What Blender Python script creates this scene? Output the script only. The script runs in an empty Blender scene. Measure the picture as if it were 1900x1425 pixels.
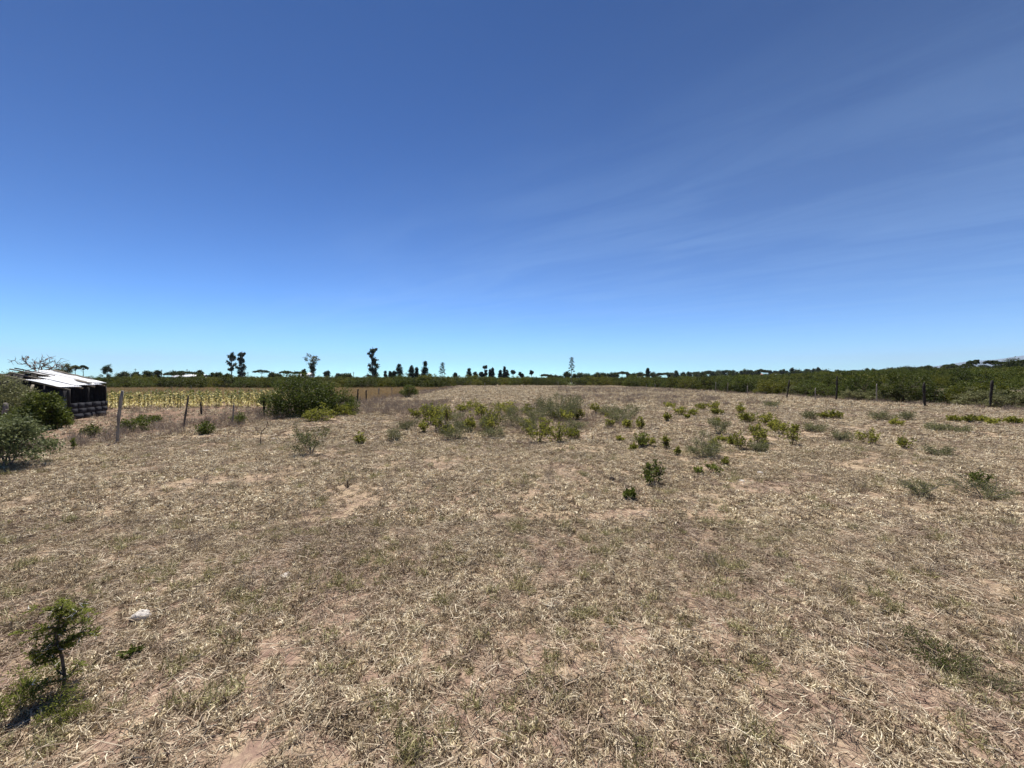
import bpy, math, random
import numpy as np
from mathutils import Vector

# ------------------------------------------------------------------ camera, sky, sun, exposure
SC = bpy.context.scene
COL = SC.collection
FPX, HZ, CAMH = 735.0, 702.0, 1.6           # focal length in photo pixels, horizon row, eye height
cam = bpy.data.cameras.new("camera")
cam_o = bpy.data.objects.new("camera", cam)
COL.objects.link(cam_o)
cam.sensor_width = 36.0
cam.lens = 36.0 * FPX / 1900.0
cam.shift_y = -(712.5 - HZ) / 1900.0
cam.clip_start, cam.clip_end = 0.05, 60000.0
cam_o.location = (0, 0, CAMH)
cam_o.rotation_euler = (math.radians(90), 0, 0)
SC.camera = cam_o

SUN_EL, SUN_AZ = math.radians(64), math.radians(-20)      # ahead of the camera, a little to its left
world = bpy.data.worlds.new("World")
SC.world = world
world.use_nodes = True
wt = world.node_tree
wt.nodes.clear()


def wn(kind, **kw):
    n = wt.nodes.new(kind)
    for k, v in kw.items():
        setattr(n, k, v)
    return n


sky = wn("ShaderNodeTexSky", sky_type="NISHITA", sun_disc=False, sun_elevation=SUN_EL, sun_rotation=SUN_AZ,
         altitude=1900, air_density=0.75, dust_density=0.08, ozone_density=4.0)
# deeper, more contrasty blue of the thin highland air: one tone curve over the whole sky
pre = wn("ShaderNodeVectorMath", operation="SCALE")
pre.inputs["Scale"].default_value = 0.085
wt.links.new(sky.outputs[0], pre.inputs[0])
gam = wn("ShaderNodeGamma")
gam.inputs["Gamma"].default_value = 1.75
wt.links.new(pre.outputs[0], gam.inputs[0])
post_ = wn("ShaderNodeVectorMath", operation="MULTIPLY")
post_.inputs[1].default_value = (13.9, 21.6, 20.0)
wt.links.new(gam.outputs[0], post_.inputs[0])
# thin cirrus streaks over the blue
tc = wn("ShaderNodeTexCoord")
sep = wn("ShaderNodeSeparateXYZ")
wt.links.new(tc.outputs["Generated"], sep.inputs[0])


def wmath(op, a, b=None):
    n = wn("ShaderNodeMath", operation=op)
    for i, v in enumerate((a, b)):
        if v is None:
            continue
        if isinstance(v, (int, float)):
            n.inputs[i].default_value = v
        else:
            wt.links.new(v, n.inputs[i])
    return n.outputs[0]


zc = wmath("MAXIMUM", sep.outputs[2], 0.03)
px_ = wmath("DIVIDE", sep.outputs[0], zc)
py_ = wmath("DIVIDE", sep.outputs[1], zc)
comb = wn("ShaderNodeCombineXYZ")
wt.links.new(px_, comb.inputs[0])
wt.links.new(py_, comb.inputs[1])
mp0 = wn("ShaderNodeMapping")                      # turn the streaks' direction onto the x axis, then stretch
mp0.inputs["Rotation"].default_value = (0, 0, math.radians(40))
wt.links.new(comb.outputs[0], mp0.inputs[0])
mp = wn("ShaderNodeMapping")
mp.inputs["Scale"].default_value = (0.28, 1.0, 1.0)
wt.links.new(mp0.outputs[0], mp.inputs[0])
nz1 = wn("ShaderNodeTexNoise")
nz1.inputs["Scale"].default_value = 2.2
nz1.inputs["Detail"].default_value = 8
nz1.inputs["Roughness"].default_value = 0.62
nz1.inputs["Distortion"].default_value = 0.7
wt.links.new(mp.outputs[0], nz1.inputs["Vector"])
nz2 = wn("ShaderNodeTexNoise")
nz2.inputs["Scale"].default_value = 0.8
nz2.inputs["Detail"].default_value = 4
wt.links.new(mp.outputs[0], nz2.inputs["Vector"])
r1 = wn("ShaderNodeMapRange")
r1.inputs["From Min"].default_value, r1.inputs["From Max"].default_value = 0.40, 0.78
wt.links.new(nz1.outputs[0], r1.inputs[0])
sp0 = wn("ShaderNodeSeparateXYZ")
wt.links.new(mp0.outputs[0], sp0.inputs[0])
edge = wmath("ADD", sp0.outputs[1], wmath("MULTIPLY", nz2.outputs[0], 1.6))
r2 = wn("ShaderNodeMapRange", interpolation_type="SMOOTHSTEP")      # the veil begins along a ragged slanting edge
r2.inputs["From Min"].default_value, r2.inputs["From Max"].default_value = 1.5, 3.6
wt.links.new(edge, r2.inputs[0])
thick = wmath("ADD", wmath("MULTIPLY", r1.outputs[0], 0.13), 0.07)
cl = wmath("MULTIPLY", thick, r2.outputs[0])
mixc = wn("ShaderNodeMix", data_type="RGBA")
wt.links.new(cl, mixc.inputs[0])
wt.links.new(post_.outputs[0], mixc.inputs[6])
mixc.inputs[7].default_value = (3.0, 4.7, 7.0, 1)
bg = wn("ShaderNodeBackground")
bg.inputs["Strength"].default_value = 0.1
wt.links.new(mixc.outputs[2], bg.inputs["Color"])
wo = wn("ShaderNodeOutputWorld")
wt.links.new(bg.outputs[0], wo.inputs["Surface"])

sl = bpy.data.lights.new("sun", "SUN")
sl.energy, sl.angle, sl.color = 5.0, math.radians(0.53), (1.0, 0.955, 0.89)
sun_o = bpy.data.objects.new("sun", sl)
COL.objects.link(sun_o)
sdir = Vector((math.sin(SUN_AZ) * math.cos(SUN_EL), math.cos(SUN_AZ) * math.cos(SUN_EL), math.sin(SUN_EL)))
sun_o.rotation_euler = sdir.to_track_quat("Z", "Y").to_euler()
sun_o.location = (0, 0, 60)

vs = SC.view_settings
vs.view_transform, vs.look, vs.exposure, vs.gamma = "Standard", "None", 0.74, 1.0
vs.use_curve_mapping = False
SC.render.engine = "CYCLES"
cy = SC.cycles
cy.max_bounces, cy.diffuse_bounces, cy.transmission_bounces, cy.transparent_max_bounces = 4, 2, 3, 4
cy.volume_bounces = 0
cy.use_denoising = True
cy.denoiser = "OPENIMAGEDENOISE"
cy.denoising_input_passes = "RGB_ALBEDO_NORMAL"
cy.use_adaptive_sampling = False

rng = np.random.default_rng(11)
TAU = 2 * math.pi


# ------------------------------------------------------------------ helpers
def smooth(a, b, x):
    t = np.clip((np.asarray(x, float) - a) / (b - a), 0, 1)
    return t * t * (3 - 2 * t)


_w = []
_r = np.random.default_rng(5)
for lam, amp, k in ((26, .05, 3), (7, .022, 4), (1.9, .012, 5), (.55, .007, 6), (.23, .0035, 6)):
    for _ in range(k):
        a = _r.uniform(0, TAU)
        q = TAU / lam * _r.uniform(.7, 1.4)
        _w.append((q * math.cos(a), q * math.sin(a), _r.uniform(0, TAU), amp * _r.uniform(.5, 1) / math.sqrt(k) * 1.3, lam))


def gz(x, y):
    """height of the ground"""
    x = np.asarray(x, float)
    y = np.asarray(y, float)
    d = np.hypot(x, y)
    z = np.zeros(np.broadcast(x, y).shape)
    for kx, ky, ph, am, lam in _w:
        z = z + am * np.sin(kx * x + ky * y + ph) * (1 - smooth(lam * 14, lam * 40, d))
    z = z + 1.9 * smooth(32, 85, x) * (1 - smooth(70, 150, y))   # gentle rise beyond the scrub
    return z


Z0 = float(gz(0, 0))
cam_o.location.z = CAMH + Z0


def at(px, py, k=3):
    """the ground point that a photo pixel looks at"""
    z = 0.0
    for _ in range(k):
        D = FPX * (CAMH + Z0 - z) / max(py - HZ, 4)
        X = (px - 950) / FPX * D
        z = float(gz(X, D))
    return Vector((X, D, z))


def pix(px, py, D):
    """the point that a photo pixel looks at, D metres ahead"""
    return Vector(((px - 950) / FPX * D, D, CAMH + Z0 - (py - HZ) / FPX * D))


class MB:
    """collects quads; every array is numpy"""

    def __init__(s):
        s.v, s.f, s.m, s.n = [], [], [], 0

    def add(s, v, f, mi=0):
        v = np.asarray(v, float).reshape(-1, 3)
        f = np.asarray(f, int).reshape(-1, 4)
        s.v.append(v)
        s.f.append(f + s.n)
        s.m.append(np.full(len(f), mi, int))
        s.n += len(v)
        return s

    def tube(s, pts, rad, k=5, mi=0, cap=True):
        P = np.asarray([tuple(p) for p in pts], float)
        R = np.broadcast_to(np.asarray(rad, float), (len(P),))
        T = np.gradient(P, axis=0)
        T /= np.linalg.norm(T, axis=1, keepdims=True) + 1e-9
        ref = np.array([0, 0, 1.]) if abs(T[:, 2]).mean() < .8 else np.array([1., .2, 0])
        U = np.cross(T, ref)
        U /= np.linalg.norm(U, axis=1, keepdims=True) + 1e-9
        W = np.cross(T, U)
        a = np.arange(k) * TAU / k
        V = P[:, None] + R[:, None, None] * (np.cos(a)[None, :, None] * U[:, None] + np.sin(a)[None, :, None] * W[:, None])
        i = np.arange(len(P) - 1)[:, None]
        j = np.arange(k)[None]
        F = np.stack([i * k + j, i * k + (j + 1) % k, (i + 1) * k + (j + 1) % k, (i + 1) * k + j], -1).reshape(-1, 4)
        V = V.reshape(-1, 3)
        if cap and k == 4:
            F = np.vstack([F, [[0, 1, 2, 3]], [[len(V) - 4, len(V) - 3, len(V) - 2, len(V) - 1]]])
        elif cap:
            b = len(V)
            V = np.vstack([V, P[-1:] + T[-1:] * R[-1] * .3, P[:1]])
            for q in range(0, k, 2):
                F = np.vstack([F, [[b - k + q, b - k + (q + 1) % k, b - k + (q + 2) % k if q + 2 <= k else b - k, b]]])
        return s.add(V, F, mi)

    def box(s, c, sx, sy, sz, rot=None, mi=0):
        V = np.array([(x, y, z) for z in (-.5, .5) for x, y in ((-.5, -.5), (.5, -.5), (.5, .5), (-.5, .5))]) * (sx, sy, sz)
        if rot is not None:
            V = V @ np.asarray(rot).T
        F = [(3, 2, 1, 0), (4, 5, 6, 7), (0, 1, 5, 4), (1, 2, 6, 5), (2, 3, 7, 6), (3, 0, 4, 7)]
        return s.add(V + np.asarray(c, float), F, mi)

    def leaves(s, p, d, L, W, r, fold=.18, droop=.15, mi=0, face_up=0.0):
        """one folded rhombic blade per point"""
        n = len(p)
        d = d / (np.linalg.norm(d, axis=1, keepdims=True) + 1e-9)
        q = r.normal(size=(n, 3))
        q[:, 2] += face_up * 3
        sd = np.cross(d, q)
        sd /= np.linalg.norm(sd, axis=1, keepdims=True) + 1e-9
        nn = np.cross(sd, d)
        L = np.broadcast_to(np.asarray(L, float), (n,))[:, None]
        W = np.broadcast_to(np.asarray(W, float), (n,))[:, None]
        mid = p + d * L * .55
        tip = p + d * L
        tip = tip - np.array([0, 0, 1.]) * L * droop
        V = np.stack([p, mid + sd * W * .5 + nn * W * fold, tip, mid - sd * W * .5 + nn * W * fold], 1).reshape(-1, 3)
        F = np.arange(4 * n).reshape(-1, 4)
        return s.add(V, F, mi)

    def blades(s, p, d, L, W, r, curl=.5, mi=0):
        """bent grass blades, two quads each"""
        n = len(p)
        d = d / (np.linalg.norm(d, axis=1, keepdims=True) + 1e-9)
        sd = np.cross(d, r.normal(size=(n, 3)))
        sd /= np.linalg.norm(sd, axis=1, keepdims=True) + 1e-9
        L = np.broadcast_to(np.asarray(L, float), (n,))[:, None]
        W = np.broadcast_to(np.asarray(W, float), (n,))[:, None]
        bend = r.normal(size=(n, 3)) * curl
        bend[:, 2] -= curl * .9
        mid = p + d * L * .5
        d2 = d + bend
        d2 /= np.linalg.norm(d2, axis=1, keepdims=True) + 1e-9
        tip = mid + d2 * L * .5
        V = np.stack([p - sd * W * .5, p + sd * W * .5, mid + sd * W * .45, mid - sd * W * .45,
                      tip + sd * W * .1, tip - sd * W * .1], 1).reshape(-1, 3)
        b = np.arange(n)[:, None] * 6
        F = np.concatenate([b + np.array([[0, 1, 2, 3]]), b + np.array([[3, 2, 4, 5]])], 0)
        return s.add(V, F, mi)

    def mesh(s, name, mats, smooth_=False):
        V = np.concatenate(s.v)
        F = np.concatenate(s.f)
        M = np.concatenate(s.m)
        me = bpy.data.meshes.new(name)
        me.vertices.add(len(V))
        me.vertices.foreach_set("co", V.astype(np.float32).ravel())
        me.loops.add(F.size)
        me.loops.foreach_set("vertex_index", F.astype(np.int32).ravel())
        me.polygons.add(len(F))
        me.polygons.foreach_set("loop_start", (np.arange(len(F)) * 4).astype(np.int32))
        for m in (mats if isinstance(mats, (list, tuple)) else [mats]):
            me.materials.append(m)
        me.polygons.foreach_set("material_index", M.astype(np.int32))
        me.update(calc_edges=True)
        if me.validate():
            pass
        if smooth_:
            me.polygons.foreach_set("use_smooth", np.ones(len(me.polygons), bool))
        return me


def link(name, data, parent=None, loc=(0, 0, 0), rz=0.0, sc=1.0):
    o = bpy.data.objects.new(name, data)
    COL.objects.link(o)
    o.parent = parent
    o.location = loc
    o.rotation_euler = (0, 0, rz)
    o.scale = (sc, sc, sc) if isinstance(sc, (int, float)) else sc
    return o


def tag(o, label, cat=None, group=None, kind=None):
    o["label"] = label
    if cat:
        o["category"] = cat
    if group:
        o["group"] = group
    if kind:
        o["kind"] = kind
    return o


def thing(name, label, cat, parts, loc, rz=0.0, sc=1.0, group=None):
    """an Empty at the base with one child per (name, mesh)"""
    r = link(name, None, None, loc, rz, sc)
    r.empty_display_size = .1
    tag(r, label, cat, group)
    for pn, me in parts:
        link(pn, me, r)
    return r


# ------------------------------------------------------------------ materials
def new_mat(name):
    m = bpy.data.materials.new(name)
    m.use_nodes = True
    t = m.node_tree
    t.nodes.clear()
    return m, t


def N(t, kind, ins=None, **kw):
    n = t.nodes.new(kind)
    for k, v in kw.items():
        setattr(n, k, v)
    for k, v in (ins or {}).items():
        if hasattr(v, "is_linked"):
            t.links.new(v, n.inputs[k])
        else:
            n.inputs[k].default_value = v
    return n


def ramp(t, fac, stops, mode="LINEAR"):
    n = t.nodes.new("ShaderNodeValToRGB")
    n.color_ramp.interpolation = mode
    e = n.color_ramp.elements
    while len(e) < len(stops):
        e.new(.5)
    for q, (p, c) in zip(e, stops):
        q.position = p
        q.color = (*c, 1) if len(c) == 3 else c
    t.links.new(fac, n.inputs[0])
    return n.outputs[0]


def leaf_mat(name, stops, trans=.35, rough=.5, patch=None, patch_scale=.8, spec=.3, objvar=.35):
    """foliage or straw: colour varies leaf by leaf, plant by plant and slowly over the place"""
    m, t = new_mat(name)
    g = N(t, "ShaderNodeNewGeometry")
    oi = N(t, "ShaderNodeObjectInfo")
    a = N(t, "ShaderNodeMath", {0: g.outputs["Random Per Island"], 1: 1 - objvar}, operation="MULTIPLY")
    b = N(t, "ShaderNodeMath", {0: oi.outputs["Random"], 1: objvar, 2: a.outputs[0]}, operation="MULTIPLY_ADD")
    c = ramp(t, b.outputs[0], stops)
    if patch:
        nz = N(t, "ShaderNodeTexNoise", {"Vector": g.outputs["Position"], "Scale": patch_scale, "Detail": 3.0})
        f = N(t, "ShaderNodeMapRange", {0: nz.outputs[0], "From Min": .46, "From Max": .66, "To Max": patch[1]})
        mx = N(t, "ShaderNodeMix", {0: f.outputs[0], 6: c, 7: (*patch[0], 1)}, data_type="RGBA")
        c = mx.outputs[2]
    p = N(t, "ShaderNodeBsdfPrincipled", {"Base Color": c, "Roughness": rough, "Specular IOR Level": spec})
    tr = N(t, "ShaderNodeBsdfTranslucent", {"Color": c})
    mx = N(t, "ShaderNodeMixShader", {0: trans, 1: p.outputs[0], 2: tr.outputs[0]})
    N(t, "ShaderNodeOutputMaterial", {0: mx.outputs[0]})
    return m


def solid_mat(name, c1, c2, scale=6.0, rough=.85, metal=0.0, bump=.3, stretch=(1, 1, 1), spec=.3, coord="Object"):
    m, t = new_mat(name)
    co = N(t, "ShaderNodeTexCoord")
    mpn = N(t, "ShaderNodeMapping", {"Vector": co.outputs[coord], "Scale": stretch})
    nz = N(t, "ShaderNodeTexNoise", {"Vector": mpn.outputs[0], "Scale": scale, "Detail": 6.0, "Roughness": .65})
    c = ramp(t, nz.outputs[0], [(.3, c1), (.7, c2)])
    bp = N(t, "ShaderNodeBump", {"Height": nz.outputs[0], "Strength": bump, "Distance": .02})
    p = N(t, "ShaderNodeBsdfPrincipled", {"Base Color": c, "Roughness": rough, "Metallic": metal,
                                          "Specular IOR Level": spec, "Normal": bp.outputs[0]})
    N(t, "ShaderNodeOutputMaterial", {0: p.outputs[0]})
    return m


M = {}
M["straw"] = leaf_mat("straw", [(.12, (.13, .09, .058)), (.36, (.315, .236, .15)), (.58, (.60, .49, .315)), (.85, (.88, .79, .585))],
                      .15, .6, ((.24, .185, .105), .5), .7, objvar=.6)
M["litter"] = leaf_mat("litter", [(.1, (.13, .09, .06)), (.5, (.37, .285, .19)), (.9, (.82, .73, .55))], .10, .7,
                       ((.27, .185, .145), .6), .8)
M["olive"] = leaf_mat("olive_grass", [(0, (.12, .105, .04)), (.5, (.29, .26, .11)), (1, (.56, .51, .28))], .22, .55)
M["greygrass"] = leaf_mat("grey_dry_grass", [(0, (.10, .08, .06)), (.5, (.235, .18, .14)), (1, (.42, .345, .26))], .25, .6)
M["ochre"] = leaf_mat("ochre_stubble", [(0, (.20, .13, .055)), (.5, (.37, .265, .125)), (1, (.60, .46, .25))], .3, .6)
FK = dict(rough=.6, spec=.18)
M["leaf_yellow"] = leaf_mat("yellow_green_leaf", [(0, (.085, .095, .014)), (.5, (.185, .19, .028)), (1, (.40, .38, .08))], .55, **FK)
M["leaf_green"] = leaf_mat("mid_green_leaf", [(0, (.030, .046, .008)), (.5, (.072, .094, .014)), (1, (.165, .185, .035))], .34, **FK)
M["leaf_fresh"] = leaf_mat("fresh_green_leaf", [(0, (.055, .078, .012)), (.5, (.12, .15, .022)), (1, (.27, .29, .055))], .5, **FK)
M["leaf_dark"] = leaf_mat("dark_green_leaf", [(0, (.022, .034, .008)), (.5, (.050, .066, .014)), (1, (.11, .125, .03))], .28, **FK)
M["leaf_grey"] = leaf_mat("grey_green_leaflet", [(0, (.07, .075, .03)), (.5, (.145, .15, .062)), (1, (.27, .27, .125))], .32, **FK)
M["leaf_pale"] = leaf_mat("pale_silvery_leaf", [(0, (.07, .085, .03)), (.55, (.14, .16, .065)), (.85, (.25, .28, .14)), (1, (.48, .50, .36))], .3, **FK)
M["leaf_thorn"] = leaf_mat("thorn_sapling_leaflet", [(0, (.09, .11, .02)), (.5, (.17, .19, .035)), (1, (.36, .38, .09))], .62, **FK)
M["leaf_scrub"] = leaf_mat("scrub_leaf", [(0, (.014, .022, .003)), (.5, (.055, .070, .008)), (1, (.20, .19, .025))], .32, objvar=.6, **FK)
M["leaf_eucalypt"] = leaf_mat("eucalypt_leaf", [(0, (.035, .047, .026)), (.5, (.075, .095, .052)), (1, (.16, .185, .11))], .32, **FK)
M["leaf_cypress"] = leaf_mat("conifer_leaf", [(0, (.022, .036, .02)), (.6, (.05, .07, .035)), (1, (.10, .12, .065))], .28, **FK)
M["leaf_maize_dry"] = leaf_mat("dry_maize_leaf", [(0, (.30, .25, .08)), (.5, (.60, .52, .21)), (1, (.84, .77, .43))], .35, objvar=.2, **FK)
M["leaf_maize_green"] = leaf_mat("green_maize_leaf", [(0, (.06, .075, .016)), (.6, (.14, .155, .045)), (1, (.32, .30, .11))], .35, objvar=.4, **FK)
M["bark"] = solid_mat("brown_bark", (.055, .038, .028), (.14, .105, .08), 40, .9)
M["bark_grey"] = solid_mat("grey_bark", (.10, .085, .075), (.24, .21, .185), 30, .9)
M["bark_pale"] = solid_mat("pale_eucalypt_bark", (.22, .20, .17), (.46, .43, .38), 3, .8, stretch=(1, 1, .3))
M["post"] = solid_mat("weathered_post_timber", (.13, .11, .095), (.34, .30, .26), 22, .9, stretch=(1, 1, .12))
M["post_dark"] = solid_mat("dark_post_timber", (.012, .010, .009), (.04, .033, .028), 22, .9, stretch=(1, 1, .12))
M["post_mid"] = solid_mat("grey_brown_post_timber", (.05, .042, .036), (.15, .125, .105), 22, .9, stretch=(1, 1, .12))
M["timber"] = solid_mat("grey_roof_timber", (.13, .11, .085), (.33, .285, .22), 16, .85, stretch=(.12, 1, 1))
M["twig"] = solid_mat("dead_grey_twig", (.10, .078, .066), (.25, .205, .175), 30, .9)
M["zinc"] = solid_mat("glare_white_roof_sheet", (.72, .72, .72), (.86, .86, .85), 2.2, .4, .1, .05, spec=.5)  # base colour near white: the sun's glare on the metal is put into it
M["zinc_old"] = solid_mat("dull_blue_grey_wall_sheet", (.14, .16, .18), (.26, .28, .29), 3, .55, .4, .1)
M["board"] = solid_mat("dark_wall_board", (.018, .017, .018), (.05, .045, .044), 9, .9)
M["block"] = solid_mat("dark_wall_stone", (.008, .008, .011), (.026, .026, .034), 7, .95, bump=.3)
M["pale_stone"] = solid_mat("pale_crumbled_stone", (.30, .26, .23), (.74, .69, .63), 18, .95, bump=1.0)
M["dung"] = solid_mat("dark_clod", (.02, .014, .012), (.06, .045, .038), 18, .95, bump=1.0)
M["thorn"] = solid_mat("ivory_thorn", (.60, .58, .52), (.85, .83, .78), 20, .5)
M["white_wall"] = solid_mat("white_plaster", (.68, .67, .64), (.80, .79, .76), 1.0, .8)
M["white_roof"] = solid_mat("white_roof_metal", (.74, .75, .75), (.84, .84, .83), 1.0, .5)
M["red_roof"] = solid_mat("faded_red_roof", (.36, .20, .15), (.48, .29, .22), 1.0, .8)
M["glasshouse"] = solid_mat("grey_green_plastic_cover", (.28, .33, .31), (.38, .42, .40), .6, .5)
M["glass"] = solid_mat("dark_window_glass", (.03, .035, .04), (.05, .055, .06), 1.0, .2)
M["mountain"] = solid_mat("haze_blued_mountain", (.09, .13, .17), (.12, .165, .20), .0015, 1.0, bump=0)  # blue paleness of distant haze mixed into the mountain's base colour


def ground_mat():
    m, t = new_mat("dry_field_ground")
    g = N(t, "ShaderNodeNewGeometry")
    P = g.outputs["Position"]
    n1 = N(t, "ShaderNodeTexNoise", {"Vector": P, "Scale": 9.0, "Detail": 8.0, "Roughness": .7})
    n2 = N(t, "ShaderNodeTexNoise", {"Vector": P, "Scale": .6, "Detail": 5.0, "Roughness": .6})
    n3 = N(t, "ShaderNodeTexNoise", {"Vector": P, "Scale": 45.0, "Detail": 4.0, "Roughness": .7})
    soil = ramp(t, n1.outputs[0], [(.3, (.20, .132, .10)), (.55, (.32, .218, .168)), (.75, (.44, .32, .25))])
    strawc = ramp(t, n3.outputs[0], [(.3, (.16, .12, .08)), (.52, (.36, .275, .175)), (.7, (.58, .475, .32))])
    f = N(t, "ShaderNodeMapRange", {0: n2.outputs[0], "From Min": .36, "From Max": .60, "To Min": .45, "To Max": .95})
    # far off the straw closes over the soil
    ln = N(t, "ShaderNodeVectorMath", {0: P}, operation="LENGTH")
    lim = N(t, "ShaderNodeMapRange", {0: ln.outputs["Value"], "From Min": 3.0, "From Max": 9.0, "To Min": .40, "To Max": .22})
    lim2 = N(t, "ShaderNodeMath", {0: lim.outputs[0], 1: .22}, operation="ADD")
    near = N(t, "ShaderNodeMapRange", {0: n1.outputs[0], "From Min": lim.outputs[0], "From Max": lim2.outputs[0]})
    ff = N(t, "ShaderNodeMath", {0: f.outputs[0], 1: near.outputs[0]}, operation="MULTIPLY")
    c = N(t, "ShaderNodeMix", {0: ff.outputs[0], 6: soil, 7: strawc}, data_type="RGBA")
    # bare red-brown earth outside the two fence lines
    sx = N(t, "ShaderNodeSeparateXYZ", {0: P})
    wob = N(t, "ShaderNodeMath", {0: n2.outputs[0], 1: 2.4, 2: sx.outputs[0]}, operation="MULTIPLY_ADD")
    l = N(t, "ShaderNodeMapRange", {0: wob.outputs[0], "From Min": -7.6, "From Max": -9.6})
    r = N(t, "ShaderNodeMapRange", {0: wob.outputs[0], "From Min": 21.5, "From Max": 25.0, "To Max": .7})
    e = N(t, "ShaderNodeMath", {0: l.outputs[0], 1: r.outputs[0]}, operation="ADD")
    e2 = N(t, "ShaderNodeMath", {0: e.outputs[0], 1: .8}, operation="MULTIPLY", use_clamp=True)
    earth = ramp(t, n1.outputs[0], [(.3, (.105, .062, .042)), (.7, (.215, .135, .095))])
    c2 = N(t, "ShaderNodeMix", {0: e2.outputs[0], 6: c.outputs[2], 7: earth}, data_type="RGBA")
    # scrub country beyond
    far = N(t, "ShaderNodeMapRange", {0: ln.outputs["Value"], "From Min": 80.0, "From Max": 130.0})
    c3 = N(t, "ShaderNodeMix", {0: far.outputs[0], 6: c2.outputs[2], 7: (.085, .075, .04, 1)}, data_type="RGBA")
    und = N(t, "ShaderNodeMapRange", {0: wob.outputs[0], "From Min": 28.0, "From Max": 30.0})
    c3 = N(t, "ShaderNodeMix", {0: und.outputs[0], 6: c3.outputs[2], 7: (.055, .055, .024, 1)}, data_type="RGBA")
    hs = N(t, "ShaderNodeMath", {0: n3.outputs[0], 1: .5, 2: n1.outputs[0]}, operation="MULTIPLY_ADD")
    bp = N(t, "ShaderNodeBump", {"Height": hs.outputs[0], "Strength": .7, "Distance": .03})
    p = N(t, "ShaderNodeBsdfPrincipled", {"Base Color": c3.outputs[2], "Roughness": .95, "Specular IOR Level": .1,
                                          "Normal": bp.outputs[0]})
    N(t, "ShaderNodeOutputMaterial", {0: p.outputs[0]})
    return m


# ------------------------------------------------------------------ the setting: ground, mountain, haze
GR = 9500.0
rr = np.concatenate([np.linspace(.25, 3.2, 80), 3.2 * (GR / 3.2) ** (np.arange(1, 131) / 130.)])
NA = 420
aa = np.arange(NA) * TAU / NA
X = rr[:, None] * np.sin(aa)
Y = rr[:, None] * np.cos(aa)
V = np.stack([X, Y, gz(X, Y)], -1).reshape(-1, 3)
i = np.arange(len(rr) - 1)[:, None]
j = np.arange(NA)[None]
F = np.stack([i * NA + j, (i + 1) * NA + j, (i + 1) * NA + (j + 1) % NA, i * NA + (j + 1) % NA], -1).reshape(-1, 4)
b = MB().add(V, F)
nV = len(V)
cV = np.array([[0, 0, Z0]])
cF = [(nV, k, (k + 1) % NA, (k + 2) % NA) for k in range(0, NA, 2)]
b.add(cV, np.zeros((0, 4)))
b.f.append(np.array(cF))
b.m.append(np.zeros(len(cF), int))
gnd = link("ground", b.mesh("ground", ground_mat(), True))
tag(gnd, "dry pinkish brown field with sparse straw and bare soil", kind="structure")

# far blue mountain, rising towards the right-hand edge of the photograph and beyond it
mr = np.random.default_rng(3)
us = np.linspace(0, 1, 90)
prof = smooth(0, .48, us) * (1 - .85 * smooth(.6, 1, us)) * (1 + .10 * np.sin(us * 17) + .06 * np.sin(us * 41 + 1) + .03 * np.sin(us * 90))
b = MB()
rows = []
for k, s_ in enumerate(np.linspace(-1, 1, 25)):
    hgt = 540 * prof * (1 - abs(s_)) ** 1.1 * (1 + .15 * np.sin(us * 33 + s_ * 9) * (1 - abs(s_))) - 4
    rows.append(np.stack([5200 + us * 7200 + 0 * us, 6900 + s_ * 1600 - us * 4200, hgt], -1))
V = np.stack(rows)
i = np.arange(24)[:, None]
j = np.arange(89)[None]
b.add(V.reshape(-1, 3), np.stack([i * 90 + j, i * 90 + j + 1, (i + 1) * 90 + j + 1, (i + 1) * 90 + j], -1).reshape(-1, 4))
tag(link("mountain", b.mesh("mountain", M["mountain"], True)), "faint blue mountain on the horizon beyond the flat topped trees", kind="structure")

HAZE = 7.5e-5
if HAZE:
    b = MB().box((0, 0, 360), 27000, 27000, 740)
    hm, t = new_mat("thin_haze")
    pv = N(t, "ShaderNodeVolumePrincipled", {"Color": (.71, .79, .95, 1), "Density": HAZE, "Anisotropy": 0.0})
    N(t, "ShaderNodeOutputMaterial", {1: pv.outputs[0]})
    ho = link("haze", b.mesh("haze", hm))
    tag(ho, "thin pale daytime haze over the whole plain", kind="stuff")
    hm.volume_intersection_method if hasattr(hm, "volume_intersection_method") else None


# ------------------------------------------------------------------ plant builders (return [(part name, mesh)])
def rdir(r, n, up=.0, spread=1.0):
    d = r.normal(size=(n, 3)) * spread
    d[:, 2] += up
    return d / (np.linalg.norm(d, axis=1, keepdims=True) + 1e-9)


def curve_pts(p0, p1, r, wob=.08, n=5, sag=0.0):
    p0, p1 = np.asarray(p0, float), np.asarray(p1, float)
    t = np.linspace(0, 1, n)[:, None]
    L = np.linalg.norm(p1 - p0)
    w = np.cumsum(r.normal(size=(n, 3)), 0) * wob * L / n
    w -= w[0] + (w[-1] - w[0]) * t
    return p0 + (p1 - p0) * t + w + np.array([0, 0, 1.]) * sag * L * (t * (1 - t))


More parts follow.
